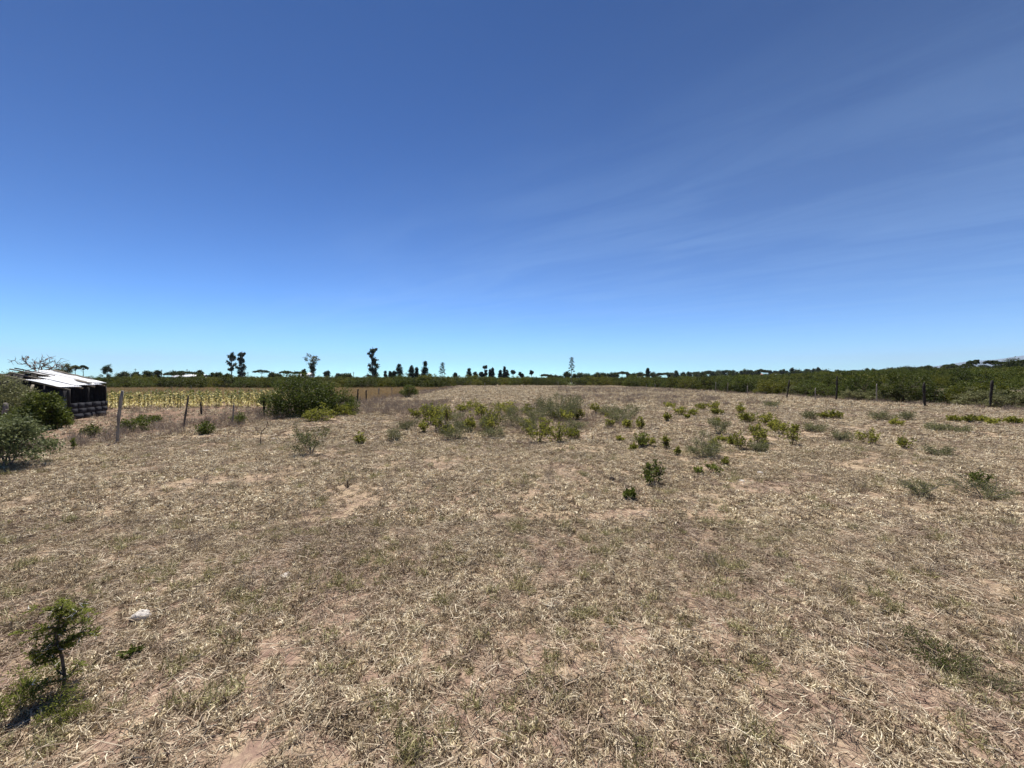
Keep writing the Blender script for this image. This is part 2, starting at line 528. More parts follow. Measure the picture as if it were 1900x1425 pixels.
def bush(seed, w, h, nclump, per, leaf, leafw, mats, trunk_n=7, clump=.16, open_=.0, base_lift=.12, stem_r=.012, ragged=.25):
    """dome of leaf clumps on several stems"""
    r = np.random.default_rng(seed)
    st, fo = MB(), MB()
    lob = [(r.uniform(0, TAU), r.uniform(.75, 1.2)) for _ in range(5)]
    C = []
    while len(C) < nclump:
        a, q = r.uniform(0, TAU), math.sqrt(r.uniform(0, 1))
        k = 1 + ragged * sum(math.cos(a - la) * (ls - 1) for la, ls in lob)
        top = h * math.sqrt(max(0, 1 - (q * .93) ** 2.4)) * (1 + ragged * r.normal() * .5) * k
        top = min(top, h * 1.12)
        z = top * (base_lift + (1 - base_lift) * r.uniform(0, 1) ** (.45 + open_))
        C.append((math.cos(a) * q * w / 2 * k, math.sin(a) * q * w / 2 * k, z))
    C = np.array(C)
    stems = []
    for k in range(trunk_n):
        a = TAU * k / trunk_n + r.uniform(-.3, .3)
        e = np.array([math.cos(a) * w * .22 * r.uniform(.3, 1), math.sin(a) * w * .22 * r.uniform(.3, 1), h * r.uniform(.4, .7)])
        pts = curve_pts((math.cos(a) * w * .05, math.sin(a) * w * .05, -.03), e, r, .35, 6)
        st.tube(pts, np.linspace(stem_r * 1.6, stem_r * .7, 6) , 4)
        stems.append(pts)
    SP = np.concatenate(stems)
    for c in C[:: max(1, nclump // 90)]:
        k = np.argmin(((SP - c) ** 2).sum(1) + (SP[:, 2] > c[2]) * 10)
        st.tube(curve_pts(SP[k], c, r, .3, 4), np.linspace(stem_r * .6, stem_r * .22, 4), 3, cap=False)
    idx = np.repeat(np.arange(nclump), per)
    p = C[idx] + np.clip(r.normal(size=(len(idx), 3)), -1.9, 1.9) * clump * np.array([1, 1, .8]) * min(w, h * 1.4) * .55
    p[:, 2] = np.maximum(p[:, 2], .02)
    d = rdir(r, len(idx), .35, .7) + (p - C[idx]) / (clump * min(w, h * 1.4)) * .5
    s_ = r.uniform(.6, 1.25, len(idx))
    fo.leaves(p, d, leaf * s_, leafw * s_, r, face_up=.25)
    return [("stem", st.mesh("shrub_stem", mats[0])), ("foliage", fo.mesh("shrub_foliage", mats[1]))]


def leafy(seed, w, h, nstem, leaf, mats, per=26, up=.6, leafw=.42):
    """open upright shrub: leaning stems with whorls of upward leaves"""
    r = np.random.default_rng(seed)
    st, fo = MB(), MB()
    for k in range(nstem):
        a = TAU * k / nstem + r.uniform(-.6, .6)
        q = r.uniform(.1, .5) if k else .05
        e = np.array([math.cos(a) * w * q, math.sin(a) * w * q, h * r.uniform(.5, .93) * (1 - q * .5) + (0 if k else h * .1)])
        b0 = np.array([math.cos(a) * w * q * .3, math.sin(a) * w * q * .3, -.01])
        pts = curve_pts(b0, e, r, .25, 6)
        st.tube(pts, np.linspace(.007, .003, 6) * (h / .4) ** .5, 4)
        stems = [(pts, per)]
        for _ in range(r.integers(3, 6)):
            i0 = r.integers(2, 5)
            e2 = pts[i0] + rdir(r, 1, .55, .7)[0] * max(h, w * .7) * r.uniform(.16, .34)
            pt2 = curve_pts(pts[i0], e2, r, .2, 4)
            st.tube(pt2, np.linspace(.004, .002, 4) * (h / .4) ** .5, 3, cap=False)
            stems.append((pt2, per * 2 // 3))
        for pp, n in stems:
            t = r.uniform(.28, 1, n) ** .8
            x = t * (len(pp) - 1)
            i0 = np.minimum(x.astype(int), len(pp) - 2)
            p = pp[i0] + (pp[i0 + 1] - pp[i0]) * (x - i0)[:, None]
            d = rdir(r, n, up, .75)
            s_ = r.uniform(.55, 1.15, n)
            fo.leaves(p + d * .004, d, leaf * s_, leaf * leafw * s_, r, face_up=.1, droop=.1)
    return [("stem", st.mesh("shrub_stem", mats[0])), ("foliage", fo.mesh("shrub_foliage", mats[1]))]


def thorny(seed, w, h, nbr, mats, fine=.016, dens=1.0, flat=.55, thorns=False, lean=(0, 0), br=.006, lw=.26):
    """spreading acacia seedling: fine leaflets in sprays along arching branches"""
    r = np.random.default_rng(seed)
    st, fo, th = MB(), MB(), MB()
    for k in range(nbr):
        a = TAU * k / nbr + r.uniform(-.5, .5)
        q = r.uniform(.55, 1.0) * .5
        e = np.array([math.cos(a) * w * q + lean[0], math.sin(a) * w * q + lean[1], h * r.uniform(.35, 1.0)])
        main = curve_pts((0, 0, -.01), e, r, .3, 7, sag=.25)
        st.tube(main, np.linspace(br, br * .35, 7), 4)
        subs = [main[2:]]
        for _ in range(6):
            i0 = r.integers(2, 7)
            dd = rdir(r, 1, .15, .7)[0] + (e / np.linalg.norm(e)) * .7
            dd[2] *= flat
            pt = curve_pts(main[i0], main[i0] + dd / np.linalg.norm(dd) * math.hypot(w, h) * r.uniform(.12, .26), r, .2, 5)
            pt[:, 2] = np.maximum(pt[:, 2], .015)
            st.tube(pt, np.linspace(br * .5, br * .2, 5), 3, cap=False)
            subs.append(pt)
        for pp in subs:
            L = np.linalg.norm(pp[-1] - pp[0])
            n = max(20, int(L / fine * 9 * dens))
            x = r.uniform(0, 1, n) * (len(pp) - 1)
            i0 = np.minimum(x.astype(int), len(pp) - 2)
            p = pp[i0] + (pp[i0 + 1] - pp[i0]) * (x - i0)[:, None]
            ax = (pp[-1] - pp[0]) / (L + 1e-6)
            sd = rdir(r, n, .12, .8)
            p = p + sd * (r.uniform(0, 1, n) ** .7)[:, None] * fine * 2.2
            d = sd + ax * .6
            s_ = r.uniform(.6, 1.3, n)
            fo.leaves(p, d, fine * s_, fine * lw * s_, r, face_up=.3, droop=.05)
            if thorns:
                m_ = 7
                x = r.uniform(0, 1, m_) * (len(pp) - 1)
                i0 = np.minimum(x.astype(int), len(pp) - 2)
                p = pp[i0] + (pp[i0 + 1] - pp[i0]) * (x - i0)[:, None]
                for q_ in p:
                    for s2 in (-1, 1):
                        dr = rdir(r, 1, .3, .8)[0]
                        th.tube([q_, q_ + dr * .018, q_ + dr * .034], [.0012, .0009, .0002], 3, cap=False)
    out = [("stem", st.mesh("thorn_bush_stem", mats[0])), ("foliage", fo.mesh("thorn_bush_foliage", mats[1]))]
    if thorns:
        out.append(("thorns", th.mesh("thorn_bush_thorns", M["thorn"])))
    return out


def dry_clump(seed, w, h, n, mats, width=.006):
    r = np.random.default_rng(seed)
    fo = MB()
    a = r.uniform(0, TAU, n)
    q = np.sqrt(r.uniform(0, 1, n)) * w / 2
    p = np.stack([np.cos(a) * q, np.sin(a) * q, np.zeros(n)], -1)
    d = rdir(r, n, 1.3, .6)
    fo.blades(p, d, h * r.uniform(.4, 1.15, n), width, r, .3)
    return fo.mesh("dry_clump", mats)


def dead_branch(b, p0, p1, rad, r, depth, n=6, twigs=5):
    pts = curve_pts(p0, p1, r, .35, n)
    b.tube(pts, np.linspace(rad, rad * .35, n), 5 if depth > 1 else 4)
    if depth <= 0:
        return
    L = np.linalg.norm(np.asarray(p1) - np.asarray(p0))
    ax = (pts[-1] - pts[0]) / L
    for _ in range(twigs):
        i0 = r.integers(1, n)
        d = ax * .7 + rdir(r, 1, .25, .75)[0]
        d /= np.linalg.norm(d)
        dead_branch(b, pts[i0], pts[i0] + d * L * r.uniform(.2, .45), rad * .5, r, depth - 1, 5, max(2, twigs - 2))


# ------------------------------------------------------------------ shed of iron sheets, far side of the bare fence
def frame_of(u, n):
    u = np.asarray(u, float)
    u /= np.linalg.norm(u)
    n = np.asarray(n, float)
    n = n - u * n.dot(u)
    n /= np.linalg.norm(n)
    return np.stack([u, np.cross(n, u), n], 1)      # columns: along, across, up


def corrugated(b, origin, u, n, length, width, amp=.012, pitch=.076, thick=.003, bendz=0.0, mi=0):
    Fm = frame_of(u, n)
    ny = int(width / pitch * 6)
    nx = 6
    ys = np.linspace(0, width, ny)
    xs = np.linspace(0, length, nx)
    zz = amp * np.sin(ys / pitch * TAU)
    top = np.array([[(x, y, z + bendz * (x / length - .5) ** 2 * 4) for y, z in zip(ys, zz)] for x in xs])
    bot = top - np.array([0, 0, thick])
    Vv = np.concatenate([top.reshape(-1, 3), bot.reshape(-1, 3)]) @ Fm.T + np.asarray(origin)
    i = np.arange(nx - 1)[:, None]
    j = np.arange(ny - 1)[None]
    q = np.stack([i * ny + j, i * ny + j + 1, (i + 1) * ny + j + 1, (i + 1) * ny + j], -1).reshape(-1, 4)
    o = nx * ny
    F = [q[:, ::-1], q + o]
    e = np.arange(ny - 1)
    F.append(np.stack([e, e + 1, e + 1 + o, e + o], -1))
    k = (nx - 1) * ny
    F.append(np.stack([k + e, k + e + o, k + e + 1 + o, k + e + 1], -1))
    b.add(Vv, np.concatenate(F), mi)
    return b


def build_shed():
    A = np.array([-16.72, 14.95, 0.])
    B = np.array([-17.20, 16.75, 0.])
    C = np.array([-20.30, 17.25, 0.])
    Dd = np.array([-19.90, 15.15, 0.])
    for p in (A, B, C, Dd):
        p[2] = gz(p[0], p[1])
    root = link("shed", None, None, (A + C) / 2 * (1, 1, 0) + (0, 0, float(gz(-18.5, 16))))
    tag(root, "low ramshackle shed with a bright corrugated metal roof beside the maize", "shed")
    base = np.array(root.location)

    def part(name, b, mat, parent=root, sm=False, label=None):
        o = link(name, b.mesh(name, mat, sm), parent)
        if parent is root:
            o.data.transform(__import__("mathutils").Matrix.Translation(-Vector(base)))
        if label:
            o["label"] = label
        return o

    hA, hB, hC, hD = 1.18, 1.30, 1.93, 1.86
    up = lambda p, h: p + np.array([0, 0, h])
    # corner and middle posts
    for p, h in ((A, hA), (B, hB), (C, hC), (Dd, hD), ((A + Dd) / 2, (hA + hD) / 2), ((A + B) / 2, (hA + hB) / 2)):
        r = np.random.default_rng(int(h * 1000))
        part("post", MB().tube(curve_pts(up(p, -.1), up(p, h - .03), r, .03, 5), [.05, .045, .045, .04, .04], 6), M["post_dark"])
    # rafters
    for s, t_ in ((.02, 0), (.35, 0), (.68, 0), (.97, 0)):
        p = up(A + (B - A) * s, hA + (hB - hA) * s)
        q = up(Dd + (C - Dd) * s, hD + (hC - hD) * s)
        part("rafter", MB().tube([q + (q - p) * .03 - (0, 0, .03), (p + q) / 2 - (0, 0, .04), p - (0, 0, .03)], [.035, .033, .03], 5), M["timber"])
    # front wall: upright boards and iron sheets (front = A to Dd)
    uf = (Dd - A)
    Lf = np.linalg.norm(uf)
    uf = uf / Lf
    nf = np.array([uf[1], -uf[0], 0])
    if nf[1] > 0:
        nf = -nf
    wr = np.random.default_rng(8)
    x = .05
    k = 0
    while x < Lf * .62:
        wdt = wr.uniform(.16, .24)
        s = (x + wdt / 2) / Lf
        top = (hA + (hD - hA) * s) * wr.uniform(.80, .93)
        c = A + uf * (x + wdt / 2) + nf * .03 + np.array([0, 0, top / 2])
        part("board", MB().box(c, wdt - .012, .022, top, frame_of(uf, (0, 0, 1))), M["board"])
        x += wdt
        k += 1
    bs = MB()
    corrugated(bs, A + uf * .02 + nf * .065 + np.array([0, 0, .62]), uf, nf, .42, .56, .009)
    part("wall_sheet", corrugated(MB(), A - uf * .0 + nf * .085 + np.array([0, 0, .02]), (0, 0, 1), nf, .78, .42, .01), M["zinc_old"],
         label="dull blue-grey corrugated wall sheet at the shed corner")
    # right-hand wall: two courses of rough stone, open and dark above
    ur = (B - A)
    Lr = np.linalg.norm(ur)
    ur = ur / Lr
    nr = np.array([ur[1], -ur[0], 0])
    for row in range(3):
        x = .02 + (row % 2) * -.12
        while x < Lr - .05:
            wdt = wr.uniform(.20, .62)
            x0, x1 = max(x, .0), min(x + wdt, Lr)
            if x1 - x0 > .08:
                c = A + ur * (x0 + x1) / 2 + np.array([0, 0, .03 + row * .205 + .09]) + nr * wr.uniform(-.003, .003)
                part("stone_block", MB().box(c, x1 - x0 - .005, .14 + wr.uniform(0, .03), .195 + wr.uniform(0, .008), frame_of(ur, (wr.normal() * .008, wr.normal() * .008, 1))), M["block"])
            x += wdt
    # back and far walls close the shed off from the sky
    for p, q, hp, hq in ((B, C, hB, hC), (C, Dd, hC, hD)):
        u = (q - p)
        L = np.linalg.norm(u)
        u /= L
        x = 0.0
        while x < L:
            wdt = .3
            s = (x + wdt / 2) / L
            hh = (hp + (hq - hp) * s) - .07
            part("board", MB().box(p + u * (x + wdt / 2) + np.array([0, 0, hh / 2]), wdt - .01, .025, hh, frame_of(u, (0, 0, 1))), M["board"])
            x += wdt
    # upper strip behind the open eave, so that the inside is dark
    # roof: long sheets run from the high far side down to the low eave; the front sheets have slipped down
    rn = np.cross(up(Dd, hD) - up(A, hA), up(B, hB) - up(A, hA))
    rn = rn if rn[2] > 0 else -rn
    rn /= np.linalg.norm(rn)
    e0 = up(A, hA + .015)
    e1 = up(B, hB + .015)
    g0 = up(Dd, hD + .015)
    g1 = up(C, hC + .015)

    def surf(s, t):       # s along the eave (0 = near corner), t up the slope
        return (e0 * (1 - s) + e1 * s) * (1 - t) + (g0 * (1 - s) + g1 * s) * t

    specs = [(-.05, .00, .46, .84, .000), (.29, -.02, .52, .84, .03), (.58, .00, .95, .72, .000), (.84, .02, .99, .52, .028)]
    for q, (s, t0, t1, wd, lift) in enumerate(specs):
        s_ = s + wd * .86 / 1.86
        a0, a1 = surf(s_, t0), surf(s_, t1)
        u = a1 - a0
        L = np.linalg.norm(u)
        o = part("roof_sheet", corrugated(MB(), a0 + rn * (.03 + lift) , u, rn, L, wd * .86, .011, bendz=-.01), M["zinc"], sm=True)
    return root, surf, rn


shed, shed_surf, shed_n = build_shed()
for nm, s0, t0, s1, t1, rad, lab in (
        ("timber_pole", 1.04, .90, 1.06, .26, .032, "long grey pole laid down the back edge of the metal roof"),
        ("timber_plank", .62, .26, .60, .02, .028, "short weathered plank lying on the metal roof near its eave"),
        ("timber_stick", .30, 1.0, .46, .56, .024, "thin stick poking out over the high end of the metal roof"),
        ("dark_stick", .46, 1.06, .60, .56, .022, "dark stick laid across the uncovered rafters of the shed")):
    p, q = shed_surf(s0, t0) + shed_n * .105, shed_surf(s1, t1) + shed_n * .105
    bb = MB()
    c = (p + q) / 2
    if "plank" in nm:
        bb.box((0, 0, 0), np.linalg.norm(q - p), .09, .035, frame_of(q - p, shed_n))
    else:
        bb.tube(curve_pts(p - c, q - c, np.random.default_rng(4), .04, 6), np.linspace(rad * 1.15, rad * .8, 6), 6)
    tag(link(nm, bb.mesh(nm, M["timber"] if "dark" not in nm else M["post_dark"]), None, c), lab, "timber")
# pole leaning against the shed
p, q = pix(61, 714, 14.6), at(36, 786)
c = (p + q) / 2
tag(link("leaning_pole", MB().tube(curve_pts(np.array(q - c) - (0, 0, .05), np.array(p - c), np.random.default_rng(2), .02, 5), [.05, .048, .045, .045, .04], 6)
         .mesh("leaning_pole", M["timber"]), None, c), "pale pole leaning against the front of the metal roofed shed", "pole")

# dead thorn branches behind the shed
r = np.random.default_rng(21)
b = MB()
DT = 20.5
o0 = pix(70, 692, DT)
base = Vector((o0.x, DT, float(gz(o0.x, DT))))
P_ = lambda x, y, dd=0: np.array(pix(x, y, DT + dd) - base)
b.tube(curve_pts((0, 0, -.1), P_(70, 690), r, .12, 6), np.linspace(.10, .06, 6), 6)
for pts in ([(70, 692), (60, 684), (48, 674), (14, 667)], [(57, 680), (44, 668), (38, 667)], [(49, 674), (53, 664), (51, 662)],
            [(70, 690), (74, 674), (78, 661)], [(74, 672), (86, 667), (94, 663)], [(76, 686), (92, 672), (103, 668)],
            [(80, 688), (100, 680), (118, 671)], [(82, 690), (106, 681), (114, 680)], [(62, 684), (66, 676), (72, 673)], [(78, 674), (84, 681), (96, 684)]):
    for (x0, y0), (x1, y1) in zip(pts[:-1], pts[1:]):
        k0 = .034 if (x0, y0) == pts[0] else .022
        dead_branch(b, P_(x0, y0, r.normal() * .15), P_(x1, y1, r.normal() * .3), k0, r, 2 if k0 > .03 else 1, 6, 6)
tag(link("dead_thorn_tree", b.mesh("dead_thorn_tree", M["twig"]), None, base), "bare dead thorn tree with tangled grey branches behind the shed", "dead tree")


# ------------------------------------------------------------------ fence posts
def post(px, ytop, ybase, lab, mat="post", lean=0.0, rad=.04, D=None, group=None, crook=.05, name="fence_post"):
    g = at(px, ybase) if D is None else Vector(((px - 950) / FPX * D, D, 0))
    g.z = float(gz(g.x, g.y))
    h = CAMH + Z0 - (ytop - HZ) / FPX * g.y - g.z
    r = np.random.default_rng(int(px * 7 + ytop))
    k = 8
    pts = curve_pts((0, 0, -.25), (lean / FPX * g.y, r.normal() * .02, h), r, crook, k)
    rad_ = rad * (1 + .15 * r.normal(size=k))
    rad_[-1] *= .8
    b = MB().tube(pts, rad_, 7)
    if rad > .03:      # stub of a cut branch
        b.tube([pts[5], pts[5] + np.array([rad * 1.7, -rad, rad * .9])], [rad * .4, rad * .3], 5)
    o = link(name, b.mesh("fence_post", M[mat], True), None, g)
    tag(o, lab, "post", group)
    return o


LF, RF = "posts along the maize field", "posts along the scrub"
post(218, 725, 822, "pale grey crooked fence post standing alone before the shed and maize", lean=7, rad=.031, group=LF)
post(339, 734, 793, "weathered leaning fence post in front of the dry maize", "post_mid", lean=11, rad=.023, group=LF)
post(429, 751, 789, "short leaning fence post among dry weeds near the big bush", lean=4, rad=.026, group=LF)
post(490, 737, 772, "dark post half hidden at the edge of the big bush", "post_dark", lean=0, rad=.045, group=LF)
post(374, 746, 770, "dark stump of a post wrapped in creeper in front of the maize", "post_dark", lean=-3, rad=.035, group=LF)
post(8, 748, 792, "thick grey post between the silvery bush and the shed", lean=1, rad=.075, group=LF)
post(662, 722, 747, "tilted dark post just past the big bush", "post_dark", lean=3, rad=.05, group=LF)
post(680, 724, 745, "upright dark post second past the big bush", "post_dark", lean=0, rad=.045, group=LF)
for px, yt, yb in ((703, 720, 737), (726, 719, 734), (318, 717, 727), (355, 716, 726), (900, 711, 722), (1036, 708, 722), (971, 712, 721)):
    post(px, yt, yb, "thin far fence post at the edge of the far hedge", lean=rng.normal() * 1, rad=.035, group="far fence posts")
post(1459, 705, 739, "dark tilted post before the scrub, beyond the short stake", "post_dark", lean=6, rad=.05, group=RF)
post(1512, 720, 744, "short thin stake between two dark posts before the scrub", "post", lean=1, rad=.03, group=RF)
post(1551, 698, 744, "tall straight dark post rising above the scrub", "post_dark", lean=2, rad=.055, group=RF)
post(1627, 712, 747, "slim greyish post before the scrub", "post", lean=0, rad=.035, group=RF)
post(1717, 710, 755, "stout black post leaning slightly before dark scrub", "post_dark", lean=-4, rad=.055, group=RF)
post(1836, 706, 757, "black post leaning back before grey-green scrub", "post_dark", lean=4, rad=.055, group=RF)
post(1598, 724, 743, "small low stake at the foot of the grey-green scrub", "post_dark", lean=0, rad=.025, group=RF)
for px, yt, yb in ((1328, 709, 730), (1350, 710, 731), (1201, 714, 727), (1214, 712, 727), (1387, 716, 734)):
    post(px, yt, yb, "thin pale far stake along the foot of the scrub", lean=rng.normal(), rad=.03, group="thin far stakes")


# ------------------------------------------------------------------ maize
def maize(seed):
    r = np.random.default_rng(seed)
    b = MB()
    h = r.uniform(.62, .88)
    st = curve_pts((0, 0, -.03), (r.normal() * .05, r.normal() * .05, h), r, .05, 6)
    b.tube(st, np.linspace(.016, .008, 6), 5, 0)
    nl = 13
    for k in range(nl):
        t = .12 + .85 * k / nl
        x = t * 5
        i0 = int(x)
        p = st[i0] + (st[min(i0 + 1, 5)] - st[i0]) * (x - i0)
        a = k * math.pi + r.uniform(-.7, .7)
        L = r.uniform(.26, .48) * (1.1 - .5 * t)
        dx, dy = math.cos(a), math.sin(a)
        up_ = .75 - .1 * r.uniform()
        fall = r.uniform(.5, 1.3) * (1.35 - t)
        q = np.array([p + np.array([dx * L * .5 * s, dy * L * .5 * s, L * (up_ * s - fall * s * s)]) for s in (0, .3, .62, 1)])
        q[:, 2] = np.maximum(q[:, 2], .03)
        w = np.array([.024, .046, .036, .006]) * r.uniform(.8, 1.2)
        sd = np.array([-dy, dx, r.normal() * .4])
        sd /= np.linalg.norm(sd)
        Vv = np.stack([q - sd * w[:, None], q + sd * w[:, None]], 1).reshape(-1, 3)
        b.add(Vv, [(0, 1, 3, 2), (2, 3, 5, 4), (4, 5, 7, 6)], 0 if (t < .54 or r.uniform() < .25) else 1)
    n = 7
    b.blades(np.repeat(st[-1:], n, 0), rdir(r, n, 1.4, .5), .14, .006, r, .3, 1)
    return b.mesh("maize_plant", [M["leaf_maize_dry"], M["leaf_maize_green"]])


mz = [maize(s) for s in range(9)]
r = np.random.default_rng(31)
cnt = 0
for row in range(9):
    y0 = 21.0 + row * .72
    for k in range(60):
        x = -12.9 - k * .33 + r.normal() * .07
        y = y0 + r.normal() * .08 + (x + 13) * .05
        pxx = 950 + x / y * FPX
        if pxx < 150 or r.uniform() < .1 or cnt >= 298:
            continue
        o = link("maize_plant", mz[r.integers(9)], None, (x, y, float(gz(x, y))), r.uniform(0, TAU), r.uniform(.85, 1.15))
        tag(o, "withered yellow maize plant standing in the field behind the fence", "maize plant", "maize plants in the dry field")
        cnt += 1

# ------------------------------------------------------------------ the bushes with a look of their own
def put(name, label, cat, parts, px, py, rz=0.0, sc=1.0, group=None, D=None):
    g = at(px, py) if D is None else Vector(((px - 950) / FPX * D, D, 0))
    g.z = float(gz(g.x, g.y))
    return thing(name, label, cat, parts, g, rz, sc, group)


bk, bg_ = M["bark"], M["bark_grey"]
put("leafy_bush", "large spreading green bush at the corner of the maize", "bush",
    bush(101, 2.9, 1.62, 230, 62, .085, .04, (bk, M["leaf_green"]), 12, .085, .25, .06, .016), 560, 771)
put("leafy_bush", "green bush forming the low trailing end of the large bush", "bush",
    bush(102, 1.9, 1.25, 120, 50, .08, .038, (bk, M["leaf_green"]), 8, .10, .2, .05, .014), 622, 769)
put("leafy_bush", "yellow-green bushy growth at the foot of the large bush", "bush",
    bush(103, 1.0, .55, 46, 24, .075, .036, (bk, M["leaf_yellow"]), 8, .11, .3, .1, .01), 592, 780)
put("leafy_bush", "small yellow-green growth trailing beside the large bush", "bush",
    bush(104, .9, .5, 36, 30, .07, .034, (bk, M["leaf_yellow"]), 6, .12, .3, .1, .01), 640, 771)
put("silvery_bush", "pale silvery leaved bush with dark shade beneath it", "bush",
    bush(105, 1.2, .86, 140, 60, .055, .026, (bg_, M["leaf_pale"]), 9, .10, .0, .32, .012), 6, 866)
put("leafy_bush", "rounded bright green bush growing against the shed front", "bush",
    bush(106, 1.0, 1.12, 110, 56, .075, .042, (bk, M["leaf_green"]), 8, .10, .1, .04, .014), 92, 797)
put("leafy_bush", "low green bush between the silvery bush and the leaning pole", "bush",
    bush(107, 1.3, .75, 80, 50, .06, .032, (bk, M["leaf_green"]), 7, .11, .1, .04, .012), 52, 800)
put("grey_bush", "tall grey-green bush rising beside the shed behind the thick post", "bush",
    bush(108, 2.3, 1.62, 220, 66, .07, .03, (bg_, M["leaf_grey"]), 10, .085, .0, .06, .018), -8, 787)
put("grey_bush", "dull grey-green bush behind the shed", "bush",
    bush(109, 3.4, 1.9, 180, 50, .08, .035, (bg_, M["leaf_grey"]), 9, .09, .0, .06, .018), 30, 0, D=21)
put("round_bush", "round dark green bush standing alone in the far dry grass", "bush",
    bush(110, 1.5, .98, 100, 46, .075, .035, (bk, M["leaf_green"]), 8, .10, .0, .03, .014), 759, 737)
put("small_bush", "little green bush on the bare earth beside the shed", "bush",
    bush(111, .45, .32, 26, 26, .05, .028, (bk, M["leaf_green"]), 6, .13, .2, .05, .008), 172, 812)
put("small_bush", "low bright green bush beside the pale crooked post", "bush",
    bush(112, .75, .38, 40, 32, .06, .032, (bk, M["leaf_green"]), 6, .12, .2, .05, .008), 246, 801)
put("small_bush", "flat green bush at the edge of the maize", "bush",
    bush(113, .8, .3, 34, 30, .06, .032, (bk, M["leaf_green"]), 6, .12, .2, .05, .008), 276, 783)
put("small_bush", "green weed bush at the foot of the leaning fence post", "bush",
    bush(114, .5, .32, 30, 26, .055, .03, (bk, M["leaf_green"]), 6, .13, .2, .05, .008), 377, 806)
put("small_bush", "leafy weed beside the short leaning fence post", "bush",
    bush(115, .5, .40, 30, 26, .055, .03, (bk, M["leaf_green"]), 6, .13, .2, .05, .008), 442, 787)
put("seedling", "tiny leafy seedling on bare earth before the shed", "shrub",
    leafy(116, .22, .24, 3, .05, (bk, M["leaf_green"]), 14), 137, 834)

# open leafy shrubs and grey-green thorn shrubs in the field: (kind, px, base y, width px, height px, label)
S = []
TH = "thicket of low shrubs in the middle of the field"
FS = "scattered low shrubs in the dry grass"
BK = "low shrubs along the far grass"
lab_t = "open yellow-green leafy shrub within the thicket in mid-field"
lab_a = "grey-green thorn shrub within the thicket in mid-field"
lab_s = "small yellow-green leafy shrub among scattered shrubs in dry grass"
lab_g = "small grey-green thorn shrub among scattered shrubs in dry grass"
lab_b = "low leafy shrub in the far grass before the fence posts"
for px, py, w, h in ((772, 776, 24, 22), (797, 787, 42, 42), (825, 788, 42, 46), (814, 800, 40, 36), (872, 803, 26, 38), (915, 797, 42, 44),
                     (893, 778, 26, 32), (1000, 821, 38, 42), (1034, 822, 46, 44), (1066, 815, 40, 28), (880, 762, 50, 18), (858, 765, 36, 18),
                     (932, 762, 46, 18), (946, 771, 30, 26), (1016, 806, 32, 30), (792, 764, 20, 16)):
    S.append(("L", px, py, w, h, lab_t, TH))
for px, py, w, h in ((844, 816, 64, 36), (946, 792, 62, 42), (982, 806, 34, 30), (1040, 778, 84, 42), (1012, 772, 50, 36), (1062, 770, 40, 34), (915, 812, 40, 20)):
    S.append(("A", px, py, w, h, lab_a, TH))
for px, py, w, h in ((1105, 768, 28, 24), (1133, 794, 22, 18), (1165, 796, 26, 18), (1190, 797, 20, 22), (1202, 827, 24, 22), (1237, 833, 20, 26),
                     (1258, 845, 14, 14), (1326, 838, 26, 26), (1373, 834, 46, 34), (1412, 824, 44, 36), (1386, 785, 40, 24), (1425, 791, 30, 28),
                     (1450, 806, 34, 28), (1472, 827, 28, 40), (1402, 812, 30, 30), (1347, 863, 18, 14), (1356, 826, 20, 18), (1435, 797, 26, 22)):
    S.append(("L", px, py, w, h, lab_s, FS))
for px, py, w, h in ((1126, 772, 30, 18), (1160, 777, 46, 28), (1146, 784, 40, 18), (1302, 851, 58, 46), (1318, 846, 36, 26), (1335, 806, 36, 28),
                     (1408, 838, 36, 18), (732, 818, 30, 22), (754, 797, 34, 14), (1562, 819, 36, 18), (1508, 801, 40, 16)):
    S.append(("A", px, py, w, h, lab_g, FS))
for px, py, w, h in ((1244, 757, 26, 10), (1264, 771, 26, 18), (1286, 772, 22, 16), (1325, 761, 24, 18), (1374, 766, 22, 18), (1300, 760, 26, 12),
                     (1530, 777, 22, 13), (1549, 777, 22, 17), (1771, 783, 20, 12), (1800, 784, 28, 14), (1822, 783, 20, 10), (1842, 788, 22, 14),
                     (1874, 786, 24, 14), (1892, 787, 22, 10), (1330, 770, 24, 14)):
    S.append(("L", px, py, w, h, lab_b, BK))
for px, py, w, h in ((1503, 778, 28, 18), (1636, 780, 34, 16), (1735, 799, 36, 12), (1778, 801, 44, 10), (1432, 755, 30, 10), (1745, 846, 48, 12), (1680, 779, 24, 12)):
    S.append(("A", px, py, w, h, "flat grey-green thorn shrub in the far grass before the fence posts", BK))
S += [("L", 1213, 898, 48, 48, "dark green upright leafy shrub standing alone in pale grass", None),
      ("L", 1172, 926, 26, 19, "tiny dark green sprout in the grass beside the upright dark shrub", None),
      ("L", 1297, 879, 22, 16, "little green shrub, smaller of two side by side in grass", None),
      ("L", 1325, 879, 32, 22, "little green shrub, larger of two side by side in grass", None),
      ("L", 1190, 831, 36, 38, "bright green leafy shrub with taller shoots between thicket and scattered shrubs", None),
      ("L", 1614, 825, 42, 28, "bushy yellow-green shrub beside a grey-green thorn shrub in open grass", None),
      ("L", 1676, 832, 30, 26, "compact yellow-green shrub alone on the dry grass", None),
      ("L", 1662, 791, 22, 16, "small yellow-green shrub below the grassy clump near the black post", None),
      ("L", 1816, 905, 46, 32, "green leafy crown growing out of a grey thorn shrub", None),
      ("A", 1830, 926, 84, 36, "wide grey-green thorn shrub with deep shade and leafy growth on top", None),
      ("A", 1708, 922, 62, 34, "low twiggy thorn shrub over a dark patch of shade", None),
      ("A", 577, 843, 74, 50, "feathery green acacia seedling with a trailing side branch", None),
      ("L", 668, 825, 36, 22, "small leafy shrub beside the feathery acacia seedling", None)]
q_ = np.random.default_rng(44)
